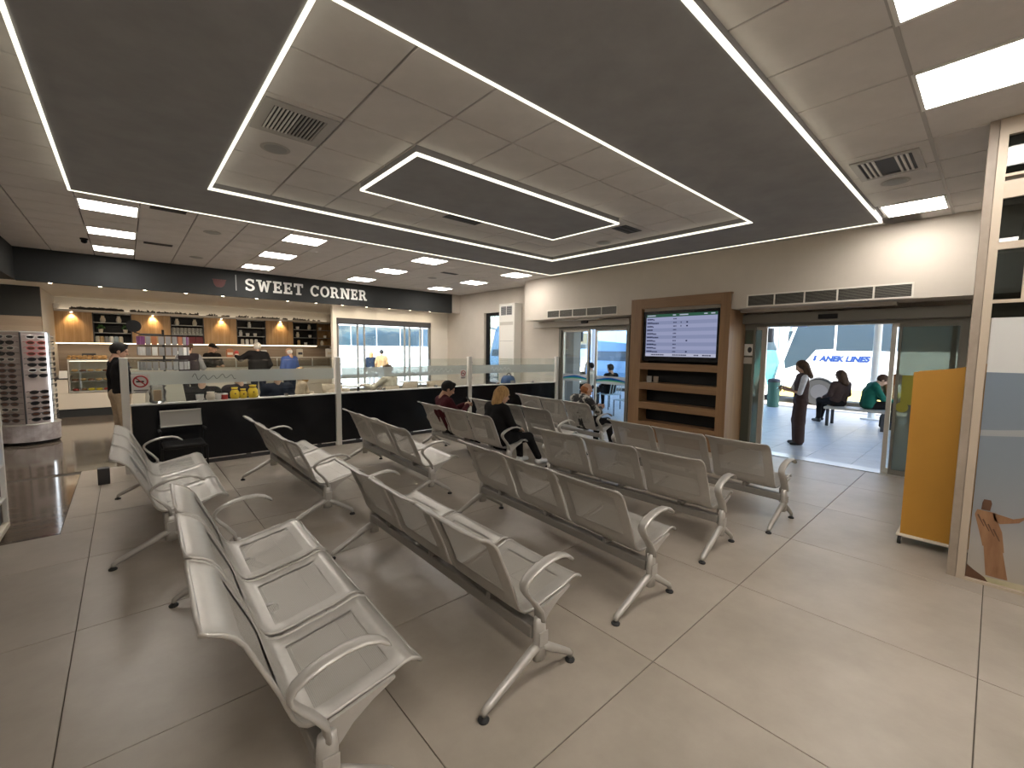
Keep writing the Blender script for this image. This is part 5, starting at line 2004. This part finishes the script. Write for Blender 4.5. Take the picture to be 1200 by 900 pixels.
def person(label, loc, rotz, pose='stand', over=None, top='cloth_black', bottom='cloth_black', hair=('short', 'hair_black'), skin='skin', shoe='shoe_black',
           look=(0, 0), hands=('relax', 'relax'), coat=0.0, sleeve='long', scale=1.0, bulk=1.0, flare=1.0, group=None, sleeves_mat=None, toe=None):
    J = {k: np.array(v, float) for k, v in (STAND if pose == 'stand' else SIT).items()}
    for k, v in (over or {}).items():
        J[k] = np.array(v, float)
    for k in ('anL', 'anR'):
        if pose != 'stand' and k not in (over or {}):
            J[k][2] -= loc[2]
    t = thing('person', label, 'person', loc, rotz, group)
    t.scale = (scale,) * 3
    B = bulk
    up_ = J['neck'] - J['chest']
    fr = np.array((1.0, 0, 0))
    lat = np.array((0, .075, 0))

    def torso(e):
        p = [cap(J['shL'] * .9 + J['shR'] * .1, J['shR'] * .9 + J['shL'] * .1, .070 * B + e),
             cap(J['chest'] + lat, J['pelvis'] + lat * 1.05, .105 * B + e, .105 * B + e), cap(J['chest'] - lat, J['pelvis'] - lat * 1.05, .105 * B + e, .105 * B + e),
             cap(J['chest'] + lat + up_ * .45, J['chest'] + lat, .092 * B + e, .108 * B + e), cap(J['chest'] - lat + up_ * .45, J['chest'] - lat, .092 * B + e, .108 * B + e),
             cap(J['neck'] - up_ * .18, J['chest'], .07 + e, .09 * B + e)]
        return p

    def arms(e, end=1.0):
        p = []
        for s in 'LR':
            sh, el, wr = J['sh' + s], J['el' + s], J['wr' + s]
            p += [cap(sh, el, .056 * B + e, .043 * B + e)]
            if end > 0:
                w2 = el + (wr - el) * end
                p += [cap(el, w2, .043 * B + e, .032 + e)]
        return p

    def legs(e, fl_=1.0):
        p = []
        for s in 'LR':
            h_, k_, a_ = J['hip' + s], J['kn' + s], J['an' + s]
            a2 = k_ + (a_ - k_) * .96
            p += [cap(h_, k_, .092 + e, .062 * (1 + (fl_ - 1) * .6) + e), cap(k_, a2, .060 * (1 + (fl_ - 1) * .6) + e, .042 * fl_ + e)]
        p += [cap(J['hipL'], J['hipR'], .100 + e), cap(J['pelvis'] + lat * .7, J['pelvis'] - lat * .7, .105 + e)]
        return p
    near = False
    h = .017
    body = mesh_of(torso(-.012) + arms(-.010) + legs(-.012) + [cap(J['chest'], J['neck'], .05), cap(J['neck'] - up_ * .1, J['head'] - np.array((.03, 0, .07)), .055, .050)], h, .03)
    parts = [(body[0], body[1], 0)]
    Rh = rotm(pitch=look[1], yaw_=look[0])
    parts.append((HEAD[0] @ Rh.T + J['head'], HEAD[1], 0))
    for s, hd in zip('LR', hands):
        P_, Q_ = HANDS[hd]
        d = J['wr' + s] - J['el' + s]
        d = d / np.linalg.norm(d)
        sd = np.array((0, -1.0, 0)) if s == 'L' else np.array((0, 1.0, 0))   # thumbs point inwards
        if abs(d[1]) > .7:
            sd = np.array((.3, 0, 1.0))
        sd = sd - d * (sd @ d)
        sd /= np.linalg.norm(sd)
        z_ = np.cross(d, sd)
        P2 = P_.copy()
        if z_[2] < -.2 or (abs(z_[2]) < .2 and z_[0] < 0):
            P2[:, 2] *= -1
            Q2 = Q_[:, ::-1]
        else:
            Q2 = Q_
        M3 = np.stack([d, sd, z_], 1)
        parts.append((P2 @ M3.T + J['wr' + s] + d * .01, Q2, 0))
    b = np_obj('body', parts, [skin], t)
    # clothing
    pr = torso(.010) + (arms(.010, 1.0 if sleeve == 'long' else 0.0) if sleeve != 'none' else [])
    if coat:
        pr += [cap(J['pelvis'] + lat, J['pelvis'] + lat + np.array((0, 0, -coat)), .118, .125), cap(J['pelvis'] - lat, J['pelvis'] - lat + np.array((0, 0, -coat)), .118, .125)]
        if pose != 'stand':
            pr += [cap(J['hipL'], J['hipL'] * .6 + J['knL'] * .4, .112, .10), cap(J['hipR'], J['hipR'] * .6 + J['knR'] * .4, .112, .10)]
    hem = J['pelvis'][2] - .08 - coat
    cl = [(None)]
    if sleeves_mat:
        c1 = mesh_of(torso(.012), h, .03, lambda p: hem - p[..., 2])
        c2 = mesh_of(arms(.010, 1.0 if sleeve == 'long' else 0.0), h, .03)
        np_obj('vest', [(c1[0], c1[1], 0)], [top], t)
        np_obj('sleeves', [(c2[0], c2[1], 0)], [sleeves_mat], t)
    else:
        c1 = mesh_of(pr + [cap(J['neck'] - up_ * .15, J['neck'] + up_ * .08, .072, .062)], h, .03, lambda p: hem - p[..., 2])
        np_obj('jacket', [(c1[0], c1[1], 0)], [top], t)
    waist = J['pelvis'][2] + .06
    c3 = mesh_of(legs(.008, flare), h, .03, lambda p: p[..., 2] - waist - .05)
    np_obj('trousers', [(c3[0], c3[1], 0)], [bottom], t)
    for s in 'LR':
        a_ = J['an' + s]
        td = np.array(toe[s] if toe and s in toe else (1, .12 * (1 if s == 'L' else -1), 0), float)
        td = td / np.linalg.norm(td)
        z0 = a_[2] - .085
        f1 = mesh_of([cap((a_[0] - td[0] * .03, a_[1] - td[1] * .03, z0 + .045), (a_[0] + td[0] * .14, a_[1] + td[1] * .14, z0 + .035), .045, .036), cap((a_[0], a_[1], z0 + .10), (a_[0], a_[1], z0 + .05), .044)], .013, .02,
                     lambda p: z0 + .002 - p[..., 2])
        np_obj('shoe', [(f1[0], f1[1], 0)], [shoe], t)
    if hair[0] != 'bald':
        P_, Q_ = HAIRS[hair[0]]
        np_obj('cap' if hair[0] == 'cap' else 'hair', [(P_ @ Rh.T + J['head'], Q_, 0)], [hair[1]], t)
    for sy in (.030, -.030):
        e = MB().ell(tuple(np.array((.083, sy, .004)) @ Rh.T + J['head']), (.008, .010, .007), 8, 6)
        e.build('eye', 'eye_dark', t)
    p1, p2 = [tuple(np.array((.090, s, -.060)) @ Rh.T + J['head']) for s in (-.02, .02)]
    MB().tube([p1, p2], .005, 6, up=(1, 0, 0)).build('mouth', 'lip', t)
    return t, J


def sitter(seat_z=.42):
    return seat_z


# --- waiting hall
person('person in a maroon jumper with dark hair sitting on a bench, looking at a phone', (3.92, 5.86, -.075), R(-8), 'sit',
       dict(chest=(-.14, 0, .80), neck=(-.12, 0, 1.0), head=(-.06, 0, 1.145), shL=(-.13, .19, .95), shR=(-.13, -.19, .95), elL=(.02, .25, .72), elR=(.02, -.25, .72), wrL=(.26, .06, .86), wrR=(.26, -.06, .86)),
       'cloth_maroon', 'cloth_black', ('short', 'hair_black'), look=(-.25, .42), hands=('grip', 'grip'), skin='skin_tan')
o = MB().bbox(-.004, .004, -.036, .036, -.07, .07, .003).build('phone', 'black_gloss', None, (4.24, 5.82, .86))
o.rotation_euler = (0, R(-35), R(-8))
tag(o, 'black phone held by the seated man in maroon', 'phone')
person('blonde person in a black coat sitting at the end of a bench, legs stretched out', (3.98, 4.70, -.075), R(-4), 'sit',
       dict(chest=(-.08, 0, .80), neck=(-.04, -.02, 1.0), head=(.02, -.02, 1.14), shL=(-.06, .19, .95), shR=(-.06, -.19, .95), wrL=(.30, .05, .64), wrR=(.30, -.06, .64), elR=(.02, -.27, .72), knL=(.42, .10, .50), anL=(.46, .10, .16), knR=(.44, -.12, .50), anR=(.62, -.16, .16)),
       'cloth_black', 'cloth_black', ('bob', 'hair_blonde'), look=(-.2, .30), coat=.10, shoe='shoe_white', bulk=1.12)
person('bald person in a dark patterned jumper slouching on the far bench', (6.02, 4.82, -.075), R(-12), 'sit',
       dict(chest=(-.08, 0, .78), neck=(-.02, 0, .97), head=(.05, -.01, 1.085), shL=(-.06, .20, .93), shR=(-.06, -.20, .93), elL=(.12, .27, .72), elR=(.12, -.27, .72), wrL=(.34, .05, .76), wrR=(.34, -.05, .76), knR=(.44, -.14, .52), anR=(.50, -.20, .16), knL=(.44, .12, .52), anL=(.40, .12, .16)),
       'cloth_pattern', 'cloth_black', ('fringe', 'hair_ginger'), look=(-.25, .45), hands=('grip', 'grip'), bulk=1.15)

# --- around the cafe
person('person in a black hoodie and beige trousers standing at the souvenir stand', (-.10, 9.25, 0), R(20), 'stand',
       dict(wrR=(.22, -.16, 1.08), elR=(.02, -.26, 1.12), wrL=(.24, .12, 1.12), elL=(.02, .26, 1.12)), 'cloth_black', 'cloth_beige', ('short', 'hair_black'), look=(-.35, .25), scale=1.01)
person('person in a dark padded vest with grey sleeves standing at the counter', (1.18, 13.55, 0), R(80), 'stand',
       dict(wrR=(.30, -.12, 1.12), elR=(.06, -.28, 1.12), wrL=(.30, .12, 1.12), elL=(.06, .28, 1.12)), 'cloth_vest', 'cloth_black', ('short', 'hair_brown'), look=(-.5, .2), sleeves_mat='cloth_grey', scale=1.02, bulk=1.15)
person('person in a black cap and shirt working behind the counter', (1.86, 15.1, 0), R(-60), 'stand',
       dict(wrR=(.24, -.10, 1.10), elR=(.02, -.26, 1.14), wrL=(.24, .12, 1.12), elL=(.02, .26, 1.14)), 'cloth_black', 'cloth_black', ('cap', 'cloth_black'), look=(.4, .25), scale=1.02)
person('white haired person in a black puffer jacket leaning on the counter', (2.72, 13.6, 0), R(95), 'stand',
       dict(wrL=(.30, .42, 1.36), elL=(.06, .38, 1.30), shL=(0, .20, 1.42), wrR=(.12, -.24, .98), elR=(-.02, -.28, 1.14)), 'cloth_black', 'cloth_navy', ('short', 'hair_white'), look=(-.1, .1), scale=1.05, bulk=1.35, coat=.05)
person('bald person in a blue shirt at the counter beside the puffer jacket', (3.52, 13.6, 0), R(110), 'stand',
       dict(wrR=(.25, -.14, 1.10), elR=(.02, -.27, 1.12)), 'cloth_blue', 'cloth_navy', ('fringe', 'hair_white'), look=(.2, .3), scale=.97, bulk=1.15)
person('person in a black jacket seated behind the glass, left of the navy jacket', (.90, 8.5, .03), R(80), 'sit', None, 'cloth_black', 'cloth_black', ('short', 'hair_black'), look=(0, .2), bulk=1.1)
person('person in a charcoal jacket seated behind the glass near the jug', (1.40, 8.55, .03), R(95), 'sit', None, 'cloth_vest', 'cloth_black', ('short', 'hair_brown'), look=(.2, .2), bulk=1.25)
person('person in a navy jacket seated behind the yellow gift bags', (1.98, 8.50, .03), R(95), 'sit', None, 'cloth_navy', 'cloth_navy', ('short', 'hair_grey'), look=(-.2, .2), bulk=1.25)
person('person with light hair in a beige jumper seated right of the navy jacket', (2.48, 9.0, .03), R(170), 'sit', None, 'cloth_beige', 'cloth_navy', ('bob', 'hair_blonde'), look=(0, .2))
person('person in a cream shirt seated at the window table with one arm out', (4.62, 9.62, .03), R(115), 'sit',
       dict(wrL=(.34, .36, .80), elL=(.10, .36, .76), wrR=(.30, -.06, .80)), 'cloth_cream', 'cloth_navy', ('short', 'hair_brown'), look=(.3, .25), bulk=1.1)

# --- outside
t_, J_ = person('person in a dark vest and wide trousers standing in the entrance looking at a phone', (9.35, 2.38, 0), R(118), 'stand',
       dict(wrR=(.30, -.06, 1.17), elR=(.10, -.25, 1.10), wrL=(.28, .08, 1.13), elL=(.08, .24, 1.08), knL=(.02, .07, .50), knR=(.02, -.07, .50), anL=(.0, .07, .085), anR=(.0, -.07, .085)),
       'cloth_brown', 'cloth_brown', ('long', 'hair_brown'), look=(0, .35), hands=('grip', 'grip'), sleeves_mat='cloth_pale', sleeve='short', scale=.915, flare=2.0, bulk=.9)
o = MB().bbox(-.004, .004, -.034, .034, -.07, .07, .003).build('phone', 'black_gloss', None, (9.35 + .39 * math.cos(R(118)) * .915, 2.38 + .39 * math.sin(R(118)) * .915, 1.08))
o.rotation_euler = (0, R(-40), R(118))
tag(o, 'phone held by the person standing in the entrance', 'phone')
person('person with long light brown hair sitting on the outdoor bench, seen from behind', (12.75, 2.48, .03), R(55), 'sit',
       dict(knL=(.40, .12, .52), anL=(.38, .14, .06), knR=(.42, -.06, .54), anR=(.46, .00, .08)), 'cloth_brown', 'cloth_black', ('long', 'hair_brown'), look=(.2, .3))
person('person in a green striped jacket hunched on the outdoor bench', (12.75, 1.92, .03), R(-68), 'sit',
       dict(chest=(.04, 0, .80), neck=(.12, 0, .98), head=(.24, 0, 1.09), shL=(.08, .19, .94), shR=(.08, -.19, .94), elL=(.22, .22, .68), elR=(.22, -.22, .68), wrL=(.44, .06, .62), wrR=(.44, -.06, .62)),
       'cloth_green', 'cloth_black', ('short', 'hair_brown'), look=(0, .6), bulk=1.15)
person('person with ginger hair in purple sitting beside the green jacket', (13.15, 1.62, .03), R(-75), 'sit',
       dict(chest=(.0, 0, .80), neck=(.06, 0, .98), head=(.14, 0, 1.10)), 'cloth_tan', 'cloth_purple', ('long', 'hair_ginger'), look=(0, .5))
person('person in a cream top sitting outside beyond the wave film door', (11.2, 8.75, .03), R(100), 'sit', None, 'cloth_cream', 'cloth_black', ('short', 'hair_black'), look=(0, .1))
person('person in a black jacket reclining outside the wave film door', (10.6, 7.55, .03), R(75), 'sit', None, 'cloth_black', 'cloth_black', ('short', 'hair_black'), look=(0, .2))
person('bare armed person in tan standing beyond the cafe window, right of a pair', (8.66, 18.6, -.12), R(60), 'stand', None, 'cloth_tan', 'cloth_grey', ('short', 'hair_black'))
person('shorter fair haired person standing beyond the cafe window, left of a pair', (8.30, 18.9, -.12), R(60), 'stand', None, 'cloth_navy', 'cloth_grey', ('bob', 'hair_blonde'), scale=.95)
# ------------------------------------------------------------------ outside
mat('asphalt', (.32, .30, .28), .9, var=.12, scale=2, bump=.2, bscale=30)
mat('paving', (.47, .49, .53), .38, var=.10, scale=3)
mat('render_yellow', (.72, .58, .26), .8, var=.06, scale=1)
mat('render_white', (.75, .74, .70), .8, var=.05, scale=1)
mat('render_pink', (.62, .50, .42), .8, var=.05, scale=1)
mat('coach_white', (.82, .82, .80), .25, coat=.6)
mat('coach_blue', (.20, .38, .62), .25, coat=.6)
mat('coach_teal', (.10, .42, .45), .25, coat=.6)
mat('coach_yellow', (.70, .58, .20), .3)
mat('coach_glass', (.04, .06, .075), .05, spec=.9, bump=.5, bscale=1.6)
mat('tyre', (.02, .02, .02), .8)
mat('ink_blue', (.02, .05, .18), .4)
mat('sign_blue', (.03, .10, .42), .4)
mat('bin_green', (.05, .14, .10), .5)
mat('canopy', (.60, .60, .58), .6)
gd = MB().box(-40, 90, -60, 90, -.5, -.125).build('ground', 'asphalt')
struct(gd, 'sunlit grey asphalt yard around the terminal')
pv = MB().box(8.3, 15.6, -8, 16, -.125, -.006).box(5.65, 8.3, 12.5, 16, -.125, -.006).build('pavement', 'grout')
struct(pv, 'pale tiled platform outside the sliding doors')
for i in range(12):
    for j in range(26):
        x0, y0 = 8.3 + i * .6, -1.0 + j * .6
        flat_tile(x0, x0 + .6, y0, y0 + .6, 0, 'paving', pv, 'paving_tile', gap=.002)
cn_ = MB().box(8.3, 15.0, -8, 12.2, 3.35, 3.5).build('canopy_roof', 'canopy')
struct(cn_, 'flat canopy roof over the platform')
for k, (x, y, lab) in enumerate([(14.5, 2.08, 'slim white canopy column behind the outdoor bench'), (14.5, 11.2, 'slim white canopy column near the blue coach'), (14.5, -3.2, 'slim white canopy column hidden right of the entrance')]):
    t = thing('canopy_column', lab, 'column', (x, y, 0), 0, 'canopy columns')
    MB().cyl(0, 0, 0, 3.35, .085, 16).build('shaft', 'white', t)
    MB().bbox(-.2, .2, -.2, .2, 0, .03, .005).build('base_plate', 'white', t)
o = MB().bbox(9.0, 9.3, 7.60, 8.0, 0, 3.35, .01).build('grey_pillar', 'grey')
tag(o, 'square grey pillar just outside the wave film door', 'pillar')


def coach(label, loc, rz, body, skirt, L=11.5, W=2.5, H=3.35):
    t = thing('coach', label, 'bus', loc, rz)
    prof = [(0.0, .35), (-.05, .9), (.05, 1.35), (.55, 2.9), (.85, H - .08), (1.3, H), (L - .2, H), (L, H - .3), (L, .35)]
    mb = MB()
    mb.prism(prof, 0, W, 'Y')
    mb.build('body', body, t)
    MB().prism([(.05, .25), (-.03, .62), (L - .02, .62), (L - .05, .25)], -.008, W + .008, 'Y').build('skirt', skirt, t)
    # side glass
    n = 7
    for s, y in ((0, -.012), (1, W)):
        for k in range(n):
            a, b = 1.75 + k * (L - 2.1) / n, 1.75 + (k + 1) * (L - 2.1) / n - .05
            MB().box(a, b, y, y + .012, 1.92, 3.05).build('side_window', 'coach_glass', t)
        MB().prism([(.22, 1.55), (.62, 2.9), (1.68, 3.05), (1.68, 1.98), (1.18, 1.95), (.86, 1.50), (.26, 1.25)], y, y + .012, 'Y').build('cab_window', 'coach_glass', t)
    nx, nz = -.95, .31
    MB().add([(.07 - .012, .12, 1.38), (.07 - .012, W - .12, 1.38), (.56 - .012, W - .12, 2.88), (.56 - .012, .12, 2.88), (.10, .12, 1.38), (.10, W - .12, 1.38), (.60, W - .12, 2.88), (.60, .12, 2.88)],
             [(0, 1, 2, 3), (4, 7, 6, 5), (0, 3, 7, 4), (1, 5, 6, 2), (3, 2, 6, 7), (0, 4, 5, 1)]).build('windscreen', 'coach_glass', t)
    for y in (.18, W - .38):
        MB().bbox(-.07, .02, y, y + .2, .62, .85, .02).build('headlight', 'chrome', t)
    for x in (1.35, L - 3.0):
        for y in (-.02, W - .25):
            w = MB().tube([(x, y, .48), (x, y + .27, .48)], .48, 24, up=(0, 0, 1)).build('wheel', 'tyre', t)
            MB().tube([(x, y - .008 if y < 0 else y + .27, .48), (x, y - .001 if y < 0 else y + .278, .48)], .26, 18, up=(0, 0, 1)).build('hub', 'dark_grey', w)
            pts = [(x + .52 * math.cos(a), y - .004 if y < 0 else W + .004, .48 + .52 * math.sin(a)) for a in [math.pi * q / 12 for q in range(13)]]
            MB().tube(pts, .05, 6, up=(0, 1, 0)).build('wheel_arch', 'grey', t)
    for y, s in ((-.02, -1), (W + .02, 1)):
        m_ = MB().tube([(.6, y - s * .05, 3.05), (.2, y + s * .12, 3.12), (-.15, y + s * .2, 2.95), (-.2, y + s * .2, 2.7)], .035, 8).build('mirror_arm', body, t)
        MB().bbox(-.27, -.13, y + s * .2 - .1, y + s * .2 + .1, 2.2, 2.72, .03).build('mirror', 'black', m_)
    return t


ca = coach('white coach with blue lettering parked across the entrance view', (18.0, 5.4, -.12), R(-90), 'coach_white', 'coach_yellow', 13)
# lettering on the side facing the hall: local x runs along the coach
tm = text_mesh('ANEK LINES', .25, .25, .016, .004)
tm.materials.append(MATS['ink_blue'])
o = link('lettering', tm, ca, (1.30, -.006, 1.56))
o.rotation_euler = (R(90), 0, 0)
MB().prism([(1.10, 1.56), (1.18, 1.56), (1.22, 1.74), (1.14, 1.74)], -.01, 0, 'Y').build('emblem', 'ink_blue', ca)
MB().prism([(.98, 1.56), (1.06, 1.56), (1.10, 1.74), (1.02, 1.74)], -.01, 0, 'Y').build('emblem', 'coach_yellow', ca)
coach('teal and white coach nosing in left of the entrance view', (15.9, 5.7, -.12), 0, 'coach_teal', 'coach_white')
coach('blue coach facing the wave film door', (15.6, 9.75, -.12), R(4), 'coach_blue', 'coach_white')
coach('white coach with dark windows parked beyond the cafe window', (6.5, 25.0, -.12), 0, 'coach_white', 'coach_white', 13)
coach('blue coach parked behind the narrow window', (17.4, 18.6, -.12), R(12), 'coach_blue', 'coach_white')


def building(label, x0, x1, y0, y1, h, col, nfl, nwx, nwy, roofcol='terracotta'):
    t = thing('building', label, 'building', (x0, y0, -.125))
    w, d = x1 - x0, y1 - y0
    MB().box(0, w, 0, d, 0, h).build('wall', col, t)
    MB().box(-.3, w + .3, -.3, d + .3, h, h + .35).build('roof', roofcol, t)
    fh = h / nfl
    for f_ in range(nfl):
        for k in range(nwy):
            y = d * (k + .5) / nwy
            wf = MB().box(-.06, 0, y - .6, y + .6, f_ * fh + .9, f_ * fh + 2.4).build('window', 'white', t)
            MB().box(-.07, -.06, y - .5, y + .5, f_ * fh + 1.0, f_ * fh + 2.3).build('pane', 'coach_glass', wf)
        for k in range(nwx):
            x = w * (k + .5) / nwx
            wf = MB().box(x - .6, x + .6, -.06, 0, f_ * fh + .9, f_ * fh + 2.4).build('window', 'white', t)
            MB().box(x - .5, x + .5, -.07, -.06, f_ * fh + 1.0, f_ * fh + 2.3).build('pane', 'coach_glass', wf)


building('yellow rendered building behind the blue coach', 33, 43, 16, 34, 9, 'render_yellow', 3, 2, 5)
building('white rendered building far behind the entrance', 36, 46, -14, 13, 10, 'render_white', 3, 2, 6)
building('pink rendered building beyond the cafe window', 2, 26, 40, 50, 9, 'render_pink', 3, 6, 2)

# platform sign
t = thing('platform_sign', 'small blue platform sign with a white 4 hanging outside the entrance', 'sign', (13.0, 3.28, 2.38))
MB().box(0, .03, 0, .36, 0, .22).build('plate', 'sign_blue', t)
tm = text_mesh('4', .24, 0, .008, .002)
tm.materials.append(MATS['white'])
o = link('numeral', tm, t, (-.003, .25, .03))
o.rotation_euler = (R(90), 0, R(-90))
for y in (.05, .31):
    MB().tube([(.015, y, .22), (.015, y, .97)], .008, 6, up=(1, 0, 0)).build('hanger', 'alu', t)

# outdoor bench
t = thing('outdoor_bench', 'low backless metal bench outside the entrance', 'bench', (12.35, 1.55, 0))
MB().bbox(0, .55, -.05, 1.12, .40, .45, .01).build('seat', 'alu_paint', t)
for (x, y) in ((.03, .03), (.52, .03), (.03, 1.04), (.52, 1.04)):
    MB().bbox(x - .03, x + .03, y - .03, y + .03, 0, .40, .005).build('leg', 'dark_grey', t)
t = thing('backpack', 'black backpack on the ground beside the outdoor bench', 'bag', (12.95, 1.55, 0))
b = MB()
b.smooth = True
b.lathe([(.13, 0), (.17, .05), (.165, .25), (.12, .38), (.05, .42)], 12)
b.build('body', 'cloth_black', t)
MB().bbox(-.20, -.14, -.08, .08, .06, .22, .02).build('pocket', 'cloth_navy', t)
MB().tube(bez((-.04, 0, .41), (0, 0, .50), (.04, 0, .41)), .012, 6, up=(0, 1, 0)).build('strap', 'cloth_black', t)
t = thing('litter_bin', 'round green litter bin left of the entrance view', 'bin', (15.2, 4.62, 0))
t.scale = (.75, .75, 1)
MB().lathe([(.18, 0), (.22, .02), (.23, .78), (.20, .80)], 18).build('body', 'bin_green', t)
MB().lathe([(.24, .78), (.245, .82), (.20, .88), (.05, .90)], 18).build('lid', 'dark_grey', t)


def lounge_chair(x, y, rz, lab):
    t = thing('outdoor_chair', lab, 'chair', (x, y, 0), rz, 'outdoor lattice chairs')
    for k in range(6):
        MB().box(-.25 + k * .09, -.19 + k * .09, -.24, .24, .42, .44).build('seat_slat', 'pale_blue', t)
    for k in range(5):
        MB().tube([(-.26, -.20 + k * .10, .44), (-.36, -.20 + k * .10, .88)], .012, 6).build('back_slat', 'pale_blue', t)
    MB().tube([(-.36, -.24, .88), (-.36, .24, .88)], .016, 8).build('top_rail', 'pale_blue', t)
    for (a, b) in ((.24, .22), (.24, -.22), (-.24, .22), (-.24, -.22)):
        MB().tube([(a, b, 0), (a, b, .42)], .014, 6, up=(1, 0, 0)).build('leg', 'dark_grey', t)


lounge_chair(10.6, 7.55, R(75), 'pale metal outdoor chair under the person in black')
lounge_chair(11.2, 8.75, R(100), 'pale metal outdoor chair under the person in cream')
lounge_chair(9.7, 6.35, R(170), 'empty pale metal outdoor chair near the wave film door')
